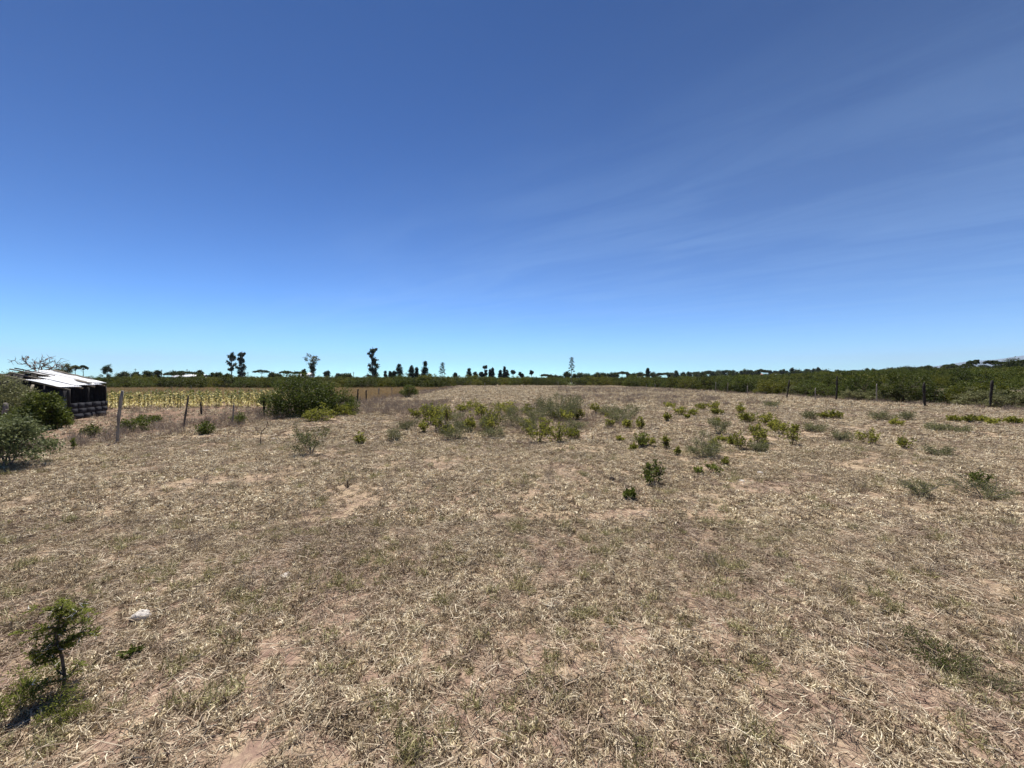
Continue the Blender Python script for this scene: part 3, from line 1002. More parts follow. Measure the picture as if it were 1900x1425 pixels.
for k in range(26):
    px, py = q_.uniform(775, 1075), q_.uniform(768, 812)
    if k % 3:
        S.append(("L", px, py, q_.uniform(14, 30), q_.uniform(12, 30), "slim yellow-green sprig between the bigger shrubs of the mid-field thicket", "sprigs in the thicket"))
    else:
        S.append(("A", px, py, q_.uniform(24, 50), q_.uniform(14, 28), lab_a, TH))
for k in range(12):
    px, py = q_.uniform(1090, 1480), q_.uniform(768, 840)
    S.append(("L", px, py, q_.uniform(10, 20), q_.uniform(8, 18), "tiny green sprig poking out of the dry grass beside scattered shrubs", "tiny sprigs in the grass"))
YG, DG = M["leaf_yellow"], M["leaf_dark"]
for k, (kind, px, py, w, h, lab, grp) in enumerate(S):
    g = at(px, py)
    s = g.y / FPX
    W_, H_ = w * s, h * s
    if kind == "L":
        dark = "dark green" in lab
        lf = min(.085, max(.04, .0058 * g.y)) * (1.0 if not dark else 1.15)
        ns = int(np.clip(round(W_ / .085) + 3, 4, 12))
        parts = leafy(200 + k, W_ * 1.1, H_ * 1.08, ns, lf * 1.1, (bk, M["leaf_fresh"] if "little green" in lab or "bright green" in lab else M["leaf_green"] if dark or "green leafy crown" in lab else YG), 13 if not dark else 24)
        nm = "leafy_shrub"
    else:
        green = "feathery" in lab
        parts = thorny(200 + k, W_, H_, 7 if W_ > .3 else 5, (bg_, M["leaf_grey"] if not green else M["leaf_green"]),
                       min(.06, max(.018, .0034 * g.y)), 1.0, .5, br=.007, lw=.36)
        nm = "thorn_shrub"
    o = put(nm, lab, "shrub", parts, px, py, 0, 1.0, grp)

# thorn sapling with white thorns close by, and its low neighbours
sap = at(112, 1292)
r = np.random.default_rng(61)
st, fo, th = MB(), MB(), MB()
trunk = np.array([(0, 0, -.03), (.012, .01, .08), (-.004, .02, .18), (-.03, .03, .28), (-.02, .03, .36), (0, .02, .44)])
st.tube(trunk, [.0075, .007, .0065, .0055, .004, .0025], 7)
br = []
for k in range(30):
    z = r.uniform(.05, .43)
    i0 = np.searchsorted(trunk[:, 2], z) - 1
    p = trunk[i0] + (trunk[i0 + 1] - trunk[i0]) * (z - trunk[i0, 2]) / (trunk[i0 + 1, 2] - trunk[i0, 2])
    if .10 < z < .20 and r.uniform() < .7:
        continue
    a = r.uniform(0, TAU)
    L = r.uniform(.06, .145)
    d = np.array([math.cos(a), math.sin(a), r.uniform(-.1, .55)])
    pts = curve_pts(p, p + d / np.linalg.norm(d) * L, r, .2, 6)
    st.tube(pts, np.linspace(.0045, .0014, 6), 5, cap=False)
    br.append(pts)
br.append(trunk[3:])
for pts in br:
    L = np.linalg.norm(pts[-1] - pts[0])
    for q in range(int(L / .0072)):
        x = r.uniform(0, 1) * (len(pts) - 1)
        i0 = min(int(x), len(pts) - 2)
        p = pts[i0] + (pts[i0 + 1] - pts[i0]) * (x - i0)
        ax = rdir(r, 1, .25, .8)[0]                      # a little feather: two rows of leaflets
        Lf = r.uniform(.025, .045)
        n = 9
        tt = np.linspace(.1, 1, n)
        cpt = p + ax * (Lf * tt)[:, None] - np.array([0, 0, 1.]) * (tt ** 2 * .006)[:, None]
        sd = np.cross(ax, rdir(r, 1, 1.5, .4)[0])
        sd /= np.linalg.norm(sd) + 1e-9
        for s2 in (-1, 1):
            dd = np.repeat((sd * s2 + ax * .35)[None], n, 0) + r.normal(size=(n, 3)) * .15
            fo.leaves(cpt, dd, r.uniform(.009, .015, n), .0062, r, .1, .05, face_up=.6)
    for q in range(int(L / .022)):
        x = r.uniform(0, 1) * (len(pts) - 1)
        i0 = min(int(x), len(pts) - 2)
        p = pts[i0] + (pts[i0 + 1] - pts[i0]) * (x - i0)
        if r.uniform() < .4:
            for s2 in range(2):
                dr = rdir(r, 1, .25, .8)[0]
                e_ = r.uniform(.02, .042)
                th.tube([p, p + dr * e_ * .6, p + dr * e_], [.0016, .0011, .0003], 4, cap=False)
thing("thorn_sapling", "young acacia sapling with feathery leaves and white thorns on trampled soil", "sapling",
      [("trunk", st.mesh("trunk", bk, True)), ("foliage", fo.mesh("foliage", M["leaf_thorn"])), ("thorns", th.mesh("thorns", M["thorn"]))], sap, .4)
put("thorn_shrub", "low feathery green thorn seedling spreading beside the white thorned sapling", "shrub",
    thorny(62, .34, .11, 9, (bk, M["leaf_thorn"]), .013, .9, .4, br=.003, lw=.34), 14, 1316)
put("thorn_shrub", "small feathery sprig under the white thorned sapling", "shrub",
    thorny(63, .18, .10, 6, (bk, M["leaf_thorn"]), .012, 1.4, .5, br=.003), 112, 1335)
put("low_green_plant", "low sprawling dark green plant in pale straw", "plant",
    thorny(64, .36, .08, 9, (bk, M["leaf_green"]), .014, .7, .25, br=.003), 1738, 1222)
put("low_green_plant", "faint flat green plant trailing away from the sprawling dark one", "plant",
    thorny(65, .30, .05, 7, (bk, M["leaf_grey"]), .013, .6, .2, br=.003), 1822, 1262)
put("leafy_seedling", "tiny dark leafy seedling between the sapling and the pale lump", "plant",
    leafy(66, .09, .06, 5, .024, (bk, M["leaf_green"]), 12), 244, 1218)

# dead bare sapling
r = np.random.default_rng(71)
b = MB()
g = at(482, 826)
D_ = g.y
Q = lambda x, y: np.array(pix(x, y, D_ + r.normal() * .02) - g)
for a_, c_, rd in (((482, 826), (484, 806), .014), ((484, 806), (496, 786), .012), ((496, 786), (495, 776), .008), ((485, 804), (475, 799), .007),
                   ((475, 799), (468, 801), .005), ((495, 790), (497, 797), .006), ((478, 800), (473, 788), .005), ((486, 802), (480, 790), .006)):
    dead_branch(b, Q(*a_), Q(*c_), rd, r, 1, 5, 3)
tag(link("dead_sapling", b.mesh("dead_sapling", M["bark"]), None, g), "bare dead sapling with crooked forked stem in front of the large bush", "dead sapling")
g = at(645, 905)
b = MB()
for e in ((.0, 0, .13), (.05, .02, .10), (-.05, 0, .07), (.03, -.02, .15)):
    dead_branch(b, (0, 0, -.01), e, .008, r, 1, 5, 2)
tag(link("dead_stub", b.mesh("dead_stub", M["bark"]), None, g), "dark dead twig stub sticking up from open grass", "twig")


# ------------------------------------------------------------------ stones, lumps, sticks
def lump(seed, w, d, h, mat, n=9, rough=.28):
    r = np.random.default_rng(seed)
    th_ = np.linspace(0, math.pi, n)[:, None]
    ph = np.arange(14)[None] * TAU / 14
    rad = 1 + rough * (np.sin(3 * ph + th_ * 2 + seed) * .5 + r.normal(size=(n, 14)) * .45)
    x = np.sin(th_) * np.cos(ph) * rad * w / 2
    y = np.sin(th_) * np.sin(ph) * rad * d / 2
    z = np.cos(th_) * (rad * .5 + .5) * h * .6 + h * .25 + 0 * ph
    Vv = np.stack([x, y, z], -1).reshape(-1, 3)
    i = np.arange(n - 1)[:, None]
    j = np.arange(14)[None]
    F = np.stack([i * 14 + j, (i + 1) * 14 + j, (i + 1) * 14 + (j + 1) % 14, i * 14 + (j + 1) % 14], -1).reshape(-1, 4)
    return MB().add(Vv, F).mesh("lump", M[mat])


for px, py, w, d, h, mat, lab in (
        (262, 1148, .10, .10, .055, "pale_stone", "pale crumbled stone half sunk in soil near the thorn sapling"),
        (1411, 879, .11, .08, .05, "pale_stone", "bright white stone lying in the grass past the two little shrubs"),
        (1356, 890, .08, .07, .03, "pale_stone", "broken white stone chip beside a longer pale one"),
        (1376, 892, .16, .07, .025, "pale_stone", "long flat pale stone in the grass beside a stone chip"),
        (381, 838, .22, .10, .04, "pale_stone", "pale flat stone below the dead bare sapling and fence"),
        (508, 815, .18, .10, .04, "pale_stone", "pale stone beside the dead bare sapling"),
        (530, 1068, .10, .07, .018, "pale_stone", "grey-white flat stone sunk in open dry grass"),
        (890, 876, .10, .07, .03, "pale_stone", "small pale stone in the middle of bare straw"),
        (1135, 891, .08, .07, .06, "dung", "dark round clod in pale grass near the upright dark shrub"),
        (1640, 880, .07, .06, .03, "pale_stone", "small whitish stone on brown grass beneath the compact shrub")):
    g = at(px, py)
    tag(link("clod" if mat == "dung" else "stone", lump(int(px), w, d, h, mat), None, g, rng.uniform(0, 6)), lab, "clod" if mat == "dung" else "stone")
r = np.random.default_rng(81)
for px, py, px2, py2, hz, lab in ((962, 1222, 986, 1262, .04, "dark forked twig lying on bare soil"),
                                  (1115, 1325, 1133, 1360, .03, "dark bent stick in dry straw over pink soil"),
                                  (775, 1330, 790, 1372, .02, "thin dark stick lying in the straw by a green tuft"),
                                  (505, 1255, 560, 1205, .03, "long pale straw stalk lying across the grass"),
                                  (1607, 1216, 1606, 1146, .0, "single tall dry grass stalk standing upright"),
                                  (372, 1330, 384, 1368, .03, "short charred stick near the frame of bare soil"),
                                  (1330, 1332, 1395, 1300, .02, "curved pale stalk beside a bare red patch")):
    g = at(px, py)
    if "upright" in lab:
        e = np.array((0.01, 0, (py - py2) / FPX * g.y))
    else:
        e = np.array(at(px2, py2) - g) + (0, 0, hz)
    b = MB()
    thin = .0022 if ("stalk" in lab) else .0045
    b.tube(curve_pts((0, 0, -.003 if "upright" in lab else .012), e, r, .12, 7), np.linspace(thin, thin * .6, 7), 5)
    if "forked" in lab:
        b.tube(curve_pts(e * .5 + (0, 0, .01), e * .9 + (.06, -.02, .03), r, .1, 4), [thin * .8, .002, .0015, .001], 4)
    tag(link("twig" if "stalk" not in lab else "grass_stalk", b.mesh("twig", M["bark"] if "stalk" not in lab else M["straw"]), None, g), lab, "twig" if "stalk" not in lab else "stalk")


# ------------------------------------------------------------------ scrub belt and hedges
scr = [bush(300 + k, w, h, int(n * .62), int(per * 1.5), .12, .06, (bk, mt), 6, cl_ * .85, .1, .05, .02, .5)
       for k, (w, h, n, per, cl_, mt) in enumerate((
           (2.6, 1.75, 130, 34, .095, M["leaf_scrub"]), (3.2, 1.95, 150, 34, .09, M["leaf_scrub"]), (2.2, 1.55, 110, 34, .10, M["leaf_scrub"]),
           (3.6, 1.7, 160, 32, .085, M["leaf_scrub"]), (2.8, 2.2, 150, 34, .09, M["leaf_scrub"]), (2.0, 1.3, 90, 34, .11, M["leaf_dark"]),
           (2.6, 1.35, 110, 36, .10, M["leaf_grey"]), (1.8, .95, 80, 34, .11, M["leaf_grey"]), (3.0, 1.8, 150, 32, .09, M["leaf_green"])))]


def place_bushes(spots, name, cat, label, group, kinds, zs=(.72, 1.12)):
    for (x, y, s) in spots:
        k = kinds[r.integers(len(kinds))]
        sz = s * r.uniform(*zs)
        thing(name, label, cat, scr[k], (x, y, float(gz(x, y)) - .02), r.uniform(0, TAU), (s * r.uniform(.9, 1.15), s * r.uniform(.9, 1.15), sz), group)


r = np.random.default_rng(91)
# beyond the posts on the right: front row follows the fence, from (24.5, 20) out to (26, 90)
sp = []
y = 17.0
while y < 92:
    x = 26.4 + r.normal() * .5 + 2.6 * (1 - smooth(20, 30, y)) - smooth(40, 80, y) * 4
    sp.append((x, y, r.uniform(.72, .95)))
    y += r.uniform(1.15, 1.75)
place_bushes(sp, "scrub_bush", "bush", "dark green bush in the front row of scrub behind the dark posts", "front row of the scrub", [0, 1, 2, 3, 5, 8, 5, 2], (.66, 1.28))
sp = [(25.9 + r.normal() * .3 + 1.6 * float(1 - smooth(20, 30, yy)), yy, r.uniform(.7, .95)) for yy in (19.3, 21.6, 23.0, 27.5, 29.5, 31, 36, 41, 47)]
place_bushes(sp, "grey_scrub_bush", "bush", "low grey-green thorn bush at the foot of the scrub behind posts", "grey bushes of the scrub", [6, 7])
sp = []
for row in range(1, 7):
    for yy in np.arange(16 + row * 1.3, 112, 3.4 + row * .5):
        x = 26.6 + row * 2.7 + r.normal() * .8 + 1.5 * float(1 - smooth(20, 30, yy)) - smooth(40, 80, yy) * 4
        if abs(x / (yy + r.normal())) < 1.36 and len(sp) < 150:
            sp.append((x, yy + r.normal() * .8, r.uniform(.75, .98)))
place_bushes(sp, "scrub_bush", "bush", "green bush deeper in the scrub behind its front row", "inner scrub bushes", [0, 1, 3, 4, 8, 1])
# far end of the plot
sp = []
x = -13.0
while x < 26:
    sp.append((x, 83 + r.normal() * 1.2 - 10 * smooth(16, 26, x), r.uniform(.85, 1.1)))
    x += r.uniform(1.5, 2.3)
place_bushes(sp, "hedge_bush", "bush", "green bush in the hedge closing the far end of the field", "far end hedge", [0, 1, 3, 8, 2])
# behind the maize field and its stubble
sp = []
x = -92.0
while x < -13:
    sp.append((x, 58 + r.normal() * 1.0 + (x + 13) * -.02 + 22 * smooth(-24, -13, x), r.uniform(.85, 1.05)))
    x += r.uniform(1.5, 2.3)
place_bushes(sp, "hedge_bush", "bush", "green bush in the hedge behind the maize and stubble field", "hedge behind the maize", [0, 1, 3, 8, 2])
# tan tussock beside the far hedge
# everything farther: one mass of scrub
def scatter(name, pts, rot, scl, idx, meshes, label, kind="stuff"):
    me = bpy.data.meshes.new(name)
    n = len(pts)
    me.vertices.add(n)
    me.vertices.foreach_set("co", np.asarray(pts, np.float32).ravel())
    for an, ty, da, key in (("rot", "FLOAT_VECTOR", rot, "vector"), ("scl", "FLOAT", scl, "value"), ("idx", "INT", idx, "value")):
        at_ = me.attributes.new(an, ty, "POINT")
        at_.data.foreach_set(key, np.asarray(da, np.int32 if ty == "INT" else np.float32).ravel())
    o = link(name, me)
    tag(o, label, kind=kind)
    cset = bpy.data.collections.new(name + "_set")
    for k, m_ in enumerate(meshes):
        q = bpy.data.objects.new("%s_piece_%02d" % (name, k), m_)
        cset.objects.link(q)
    ng = bpy.data.node_groups.new(name + "_scatter", "GeometryNodeTree")
    ng.interface.new_socket("Geometry", in_out="INPUT", socket_type="NodeSocketGeometry")
    ng.interface.new_socket("Geometry", in_out="OUTPUT", socket_type="NodeSocketGeometry")
    nd = ng.nodes
    gi, go = nd.new("NodeGroupInput"), nd.new("NodeGroupOutput")
    iop = nd.new("GeometryNodeInstanceOnPoints")
    ci = nd.new("GeometryNodeCollectionInfo")
    ci.inputs["Collection"].default_value = cset
    ci.inputs["Separate Children"].default_value = True
    ci.inputs["Reset Children"].default_value = True
    def named(nm, ty):
        q = nd.new("GeometryNodeInputNamedAttribute")
        q.data_type = ty
        q.inputs["Name"].default_value = nm
        return next(s_ for s_ in q.outputs if s_.enabled and s_.name == "Attribute")
    L_ = ng.links.new
    L_(gi.outputs[0], iop.inputs["Points"])
    L_(ci.outputs[0], iop.inputs["Instance"])
    iop.inputs["Pick Instance"].default_value = True
    L_(named("idx", "INT"), iop.inputs["Instance Index"])
    e2r = nd.new("FunctionNodeEulerToRotation")
    L_(named("rot", "FLOAT_VECTOR"), e2r.inputs[0])
    L_(e2r.outputs[0], iop.inputs["Rotation"])
    L_(named("scl", "FLOAT"), iop.inputs["Scale"])
    L_(iop.outputs[0], go.inputs[0])
    md = o.modifiers.new("scatter", "NODES")
    md.node_group = ng
    return o


n = 5200
th_ = r.uniform(-58, 58, n) * math.pi / 180
dd = 62 * (420 / 62.) ** r.uniform(0, 1, n)
x, y = np.sin(th_) * dd, np.cos(th_) * dd
ok = np.where(x < -12, y > 60.5, np.where(x < 24, y > 86, (x - 42 + (y > 60) * 8 > 0) | (y > 100)))
x, y, dd = x[ok], y[ok], dd[ok]
fol = [p[1][1] for p in scr]
scatter("scrubland", np.stack([x, y, gz(x, y) - .05], -1), np.stack([0 * x, 0 * x, r.uniform(0, TAU, len(x))], -1),
        r.uniform(.7, 1.0, len(x)) * (1 + .3 * (r.uniform(size=len(x)) > .95) * (x < 20)), r.choice([0, 1, 2, 3, 8], len(x)), fol, "green thornbush scrub stretching away to the horizon")


# ------------------------------------------------------------------ far trees
def tree(seed, h, w, mats, kind, leaf=.5, low=.12, dense=19):
    """kinds: gum (ragged tall), cone, round, umbrella, palm, column"""
    r = np.random.default_rng(seed)
    tr, fo = MB(), MB()
    top = {"gum": .97, "cone": .95, "round": .7, "umbrella": .86, "palm": .82, "column": .9, "fan": .9, "tuft": .85}[kind]
    tp = curve_pts((0, 0, -.3), (r.normal() * w * .05, 0, h * top), r, .06, 8)
    tr.tube(tp, np.linspace(.022 * h, .006 * h, 8) * (1.6 if kind in ("fan", "tuft") else 1), 6)
    C, R = [], []
    if kind == "gum":
        w *= .78
        for k in range(dense):
            t = r.uniform(low, .97) if k > 3 else r.uniform(.86, .99)
            if .55 < t < .63:
                continue
            a = r.uniform(0, TAU)
            i0 = int(t * 7)
            p = tp[i0]
            L = w * .5 * r.uniform(.55, 1.15) * (1 - abs(t - .45) * .5)
            e = p + np.array([math.cos(a) * L, math.sin(a) * L, L * r.uniform(.2, 1.2)])
            tr.tube(curve_pts(p, e, r, .15, 4), np.linspace(.007 * h, .002 * h, 4), 4, cap=False)
            for q in range(11):
                C.append(tuple(p + (e - p) * r.uniform(.4, 1.1) + r.normal(size=3) * w * .045))
                R.append(w * r.uniform(.035, .08))
    elif kind in ("cone", "column"):
        for k in range(40):
            t = r.uniform(.08, 1) ** 1.1
            prof_ = (1 - t) ** .75 if kind == "cone" else (1 - t ** 5) * (.55 + .45 * min(1, t * 3))
            q = w * .5 * prof_ * math.sqrt(r.uniform(.1, 1))
            a = r.uniform(0, TAU)
            C.append((math.cos(a) * q, math.sin(a) * q, h * t * .97))
            R.append(w * (.10 + .10 * prof_))
    elif kind == "round":
        for k in range(24):
            d = rdir(r, 1)[0] * r.uniform(.3, 1) ** .5
            C.append((d[0] * w * .42, d[1] * w * .42, h * .68 + d[2] * h * .28))
            R.append(w * r.uniform(.11, .18))
    elif kind == "umbrella":
        for k in range(34):
            a, q = r.uniform(0, TAU), math.sqrt(r.uniform(0, 1))
            C.append((math.cos(a) * q * w * .5, math.sin(a) * q * w * .5, h * (.93 - .10 * q * q + r.normal() * .02)))
            R.append(w * r.uniform(.05, .085))
    elif kind == "fan":
        for k in range(46):
            t = r.uniform(.22, 1.0)
            q = w * .5 * (.22 + .78 * smooth(.45, .9, t)) * math.sqrt(r.uniform(0, 1))
            a = r.uniform(0, TAU)
            C.append((math.cos(a) * q, math.sin(a) * q, h * t * (1 - .06 * q / w)))
            R.append(w * r.uniform(.06, .11))
    elif kind == "tuft":
        for k in range(14):
            d = rdir(r, 1)[0] * r.uniform(.2, 1) ** .5
            C.append((d[0] * w * .42, d[1] * w * .42, h * .84 + d[2] * h * .13))
            R.append(w * r.uniform(.12, .2))
    elif kind == "palm":
        for k in range(16):
            a = TAU * k / 16 + r.normal() * .2
            e = np.array([math.cos(a) * w * .5, math.sin(a) * w * .5, h * r.uniform(-.18, .16)])
            n_ = 26
            t = r.uniform(.15, 1, n_)
            p = tp[-1] + e * t[:, None] + np.array([0, 0, 1.]) * (h * .10 * np.sin(t * 3.1))[:, None]
            dv = e / np.linalg.norm(e) + r.normal(size=(n_, 3)) * .45
            dv[:, 2] -= .5
            fo.leaves(p, dv, w * .2, w * .03, r)
    if C:
        C, R = np.array(C), np.array(R)
        for c in C[::2]:
            k = np.argmin(np.abs(tp[:, 2] - c[2] * .82))
            tr.tube(curve_pts(tp[k], c, r, .12, 4), np.linspace(.008 * h, .002 * h, 4), 4, cap=False)
        per = {"fan": 45, "tuft": 60, "gum": 17, "cone": 70, "column": 60, "round": 90, "umbrella": 60}[kind]
        ii = np.repeat(np.arange(len(C)), per)
        sq = .35 if kind == "umbrella" else .9
        p = C[ii] + r.normal(size=(len(ii), 3)) * (R[ii] * .62)[:, None] * np.array([1, 1, sq])
        dv = rdir(r, len(ii), -.3 if kind == "gum" else .3)
        s_ = r.uniform(.6, 1.3, len(ii))
        fo.leaves(p, dv, leaf * s_, leaf * .45 * s_, r)
    return [("trunk", tr.mesh("trunk", mats[0])), ("crown", fo.mesh("crown", mats[1]))]


EU, CY, SB = M["leaf_eucalypt"], M["leaf_cypress"], M["leaf_dark"]
bp_ = M["bark_pale"]


def far_tree(seed, px, ytop, wpx, D, kind, mats, label, cat="tree", group=None, name=None, leaf=None, **kw):
    x = (px - 950) / FPX * D
    z = float(gz(x, D))
    h = CAMH + Z0 + (HZ - ytop) / FPX * D - z
    w = wpx / FPX * D
    nm = name or {"gum": "eucalyptus_tree", "cone": "conifer_tree", "column": "column_tree", "round": "round_tree", "umbrella": "acacia_tree", "palm": "palm_tree", "fan": "fan_tree", "tuft": "tufted_tree"}[kind]
    return thing(nm, label, cat, tree(seed, h, w, mats, kind, leaf or max(.22, .0032 * D), **kw), (x, D, z), 0, 1, group)


far_tree(401, 430, 653, 20, 165, "gum", (bp_, EU), "thin ragged eucalyptus with see-through crown, one of a tall pair", low=.40, dense=17)
far_tree(402, 449, 649, 17, 160, "gum", (bp_, EU), "dense dark eucalyptus, fuller one of a tall pair", leaf=.5, dense=26)
far_tree(412, 449, 664, 12, 160.5, "column", (bp_, EU), "leafy lower eucalyptus stem crowded against the fuller tall one")
far_tree(403, 580, 657, 25, 150, "fan", (bp_, M["leaf_grey"]), "pale eucalyptus with fan shaped crown on a thick trunk")
far_tree(404, 691, 641, 21, 150, "gum", (bp_, EU), "tallest dark eucalyptus with a leaning tufted top", leaf=.5, dense=26)
far_tree(405, 694, 664, 15, 151, "column", (bp_, EU), "dark leafy column standing behind the tallest eucalyptus")
for sd, px, yt, w, kd, lab in ((421, 741, 674, 11, "column", "slim dark tree between the tallest eucalyptus and the conifers"),
                               (422, 764, 679, 17, "cone", "broad dark conifer in the row of three"),
                               (423, 773, 682, 10, "cone", "small pointed conifer in the row of three"),
                               (424, 789, 671, 17, "cone", "tallest rounded conifer in the row of three"),
                               (425, 731, 687, 9, "round", "low round tree beside the slim dark tree"),
                               (426, 724, 689, 6, "column", "tiny dark tree just past the tallest eucalyptus"),
                               (427, 715, 689, 7, "cone", "tiny pointed tree at the foot of the tallest eucalyptus")):
    far_tree(sd, px, yt, w, 155, kd, (bk, CY), lab)
FG = "small far trees on the horizon"
for k, (px, yt, w, kd) in enumerate(((871, 682, 7, "column"), (882, 690, 8, "round"), (900, 677, 10, "gum"), (894, 690, 8, "round"), (909, 686, 5, "cone"),
                                     (914, 682, 8, "cone"), (928, 686, 6, "column"), (936, 680, 7, "cone"), (941, 686, 6, "column"), (952, 687, 8, "tuft"),
                                     (965, 691, 4, "tuft"), (969, 694, 5, "round"), (986, 688, 6, "tuft"), (845, 692, 7, "round"), (607, 688, 10, "round"),
                                     (630, 693, 12, "round"))):
    far_tree(440 + k, px, yt, w, 205, kd, (bk, CY), {"column": "slim dark column shaped tree on the horizon", "round": "low round tree on the horizon above the hedge",
             "gum": "tufted tree with bare neck on the horizon", "cone": "small dark pointed tree on the horizon", "tuft": "small mop headed tree on the horizon"}[kd], group=FG + " " + kd)
for sd, px, yt, w, D, lab in ((461, 340, 689, 46, 110, "wide flat topped acacia above the hedge near pale greenhouses"), (462, 322, 692, 30, 125, "thin flat topped acacia beside the widest one"),
                              (463, 371, 687, 12, 130, "small tufted tree at the end of the flat acacia canopy"), (464, 485, 686, 24, 140, "dark spreading acacia past the tall eucalyptus pair"),
                              (465, 532, 688, 22, 140, "flat topped acacia beside the white roofed house"), (466, 553, 689, 16, 150, "small dark acacia touching the white roof"),
                              (467, 564, 684, 8, 135, "slender little tree in front of the white roof")):
    far_tree(sd, px, yt, w, D, "umbrella" if w > 14 else "round", (bk, SB), lab, leaf=.34)
for sd, px, yt, w, D, kd, lab in ((471, 122, 671, 17, 75, "round", "grey dead-looking round tree beyond the shed"), (472, 140, 677, 14, 80, "umbrella", "thin grey tree beside the round one beyond the shed"),
                                  (473, 154, 676, 12, 90, "umbrella", "airy little flat topped tree beyond the shed roof"), (474, 199, 674, 15, 90, "round", "lone round tree rising over hedge beyond shed"),
                                  (475, 108, 684, 20, 70, "round", "low grey tree close behind the shed roof")):
    far_tree(sd, px, yt, w, D, kd, (bk, M["leaf_grey"] if "grey" in lab else SB), lab, leaf=.2)
for k, (px, yt, w) in enumerate(((252, 690, 14), (275, 689, 18), (292, 688, 12), (228, 691, 20), (405, 692, 16), (395, 693, 14), (420, 694, 14), (505, 691, 14), (515, 693, 16), (645, 694, 18), (18, 690, 18), (40, 689, 16))):
    far_tree(480 + k, px, yt, w, 130, "round", (bk, SB), "low dark tree rising just over the hedge behind the maize", group="low trees over the maize hedge")
# right-hand skyline
rr_ = np.random.default_rng(17)
sky_pts = [(1010, 697), (1060, 692), (1100, 694), (1150, 691), (1200, 693), (1250, 691), (1300, 691), (1340, 689), (1400, 688), (1460, 687), (1510, 687), (1560, 690), (1600, 688), (1650, 684), (1720, 680), (1780, 681), (1850, 679), (1920, 672)]
px = 1012.0
k = 0
while px < 1915:
    yb = np.interp(px, [p[0] for p in sky_pts], [p[1] for p in sky_pts]) - rr_.uniform(-2.5, 3.0)
    D = np.interp(px, [1000, 1300, 1600, 1900], [230, 330, 260, 190]) * rr_.uniform(.92, 1.1)
    w = rr_.uniform(9, 20)
    kd = rr_.choice(["round", "round", "round", "umbrella", "cone"])
    far_tree(500 + k, px, yb, w, D, kd, (bk, CY if kd == "cone" else SB), "dark tree in the distant tree line behind the scrub", group="distant tree line", name="distant_tree", leaf=max(.4, .0026 * D))
    px += rr_.uniform(4.5, 8.5) * (1 if px > 1290 else 1.9)
    k += 1
for sd, px, yt, w, D, kd, lab in ((591, 1202, 684, 6, 230, "column", "tiny narrow tree standing up from the distant tree line"), (592, 1469, 682, 6, 300, "tuft", "tiny mop topped tree above the distant roofs"),
                                  (593, 1497, 685, 6, 300, "tuft", "second tiny mop topped tree past the distant roofs"), (594, 1518, 683, 13, 260, "cone", "pointed tree clump in the distant line above pale sheds"),
                                  (595, 1723, 674, 11, 150, "round", "square topped round tree above the scrub"), (596, 1759, 675, 18, 140, "umbrella", "open flat topped acacia against the blue mountain"),
                                  (597, 1768, 674, 14, 145, "umbrella", "thin acacia behind the open flat topped one"), (598, 1793, 674, 18, 120, "umbrella", "spreading acacia with bare stems before the mountain"),
                                  (599, 1802, 668, 12, 120, "umbrella", "taller thin acacia with small high canopy"), (600, 1811, 666, 8, 122, "umbrella", "thin stemmed acacia with tiny topmost canopy"),
                                  (601, 1842, 667, 22, 110, "umbrella", "grey leaning acacia between canopy trees and the dense grove"), (602, 1880, 665, 26, 100, "round", "dense round tree crowning the scrub"),
                                  (603, 1897, 667, 22, 100, "umbrella", "dense flat topped tree at the end of the scrub"), (604, 1860, 670, 20, 105, "umbrella", "bare stemmed acacia beside the dense round tree")):
    far_tree(sd, px, yt, w, D, kd, (bk, SB if D < 200 else CY), lab, leaf=.3 if D < 200 else .8)


# flowering agaves
def agave(seed, h):
    r = np.random.default_rng(seed)
    st, fl, lf = MB(), MB(), MB()
    st.tube(curve_pts((0, 0, 0), (.1, 0, h), r, .02, 8), np.linspace(.07, .02, 8), 6)
    for k in range(20):
        t = .48 + .5 * k / 20
        a = k * 2.4
        L = .5 * (1.05 - t) * 1.5 + .10
        p0 = np.array([.1 * t, 0, h * t])
        p1 = p0 + np.array([math.cos(a) * L, math.sin(a) * L, L * .28])
        st.tube([p0, (p0 + p1) / 2 - (0, 0, .04), p1], [.022, .018, .014], 4)
        fl.leaves(p1 + r.normal(size=(26, 3)) * (.10, .10, .05), rdir(r, 26, .9), .20, .11, r)
    for k in range(26):
        a = TAU * k / 26 * 3.1
        L = r.uniform(.9, 1.3)
        e = r.uniform(.4, 1.2)
        p = np.array([(math.cos(a) * L * s, math.sin(a) * L * s, L * e * s * (1.0 - .3 * s)) for s in (.05, .35, .7, 1)])
        w = np.array([.07, .09, .06, .004])
        sd = np.array([-math.sin(a), math.cos(a), 0])
        lf.add(np.stack([p - sd * w[:, None], p + sd * w[:, None]], 1).reshape(-1, 3), [(0, 1, 3, 2), (2, 3, 5, 4), (4, 5, 7, 6)])
    return [("flower_stalk", st.mesh("flower_stalk", M["bark_grey"])), ("flowers", fl.mesh("flowers", M["leaf_dark"])), ("leaves", lf.mesh("leaves", M["leaf_pale"]))]


for sd, px, yt, D, lab in ((611, 1060, 662, 80.5, "tall agave flower stalk with a rosette of pale leaves at the hedge"), (612, 820, 672, 79, "shorter thin agave flower stalk standing in the hedge")):
    x = (px - 950) / FPX * D
    z = float(gz(x, D))
    thing("agave", lab, "agave", agave(sd, CAMH + Z0 + (HZ - yt) / FPX * D - z), (x, D, z))

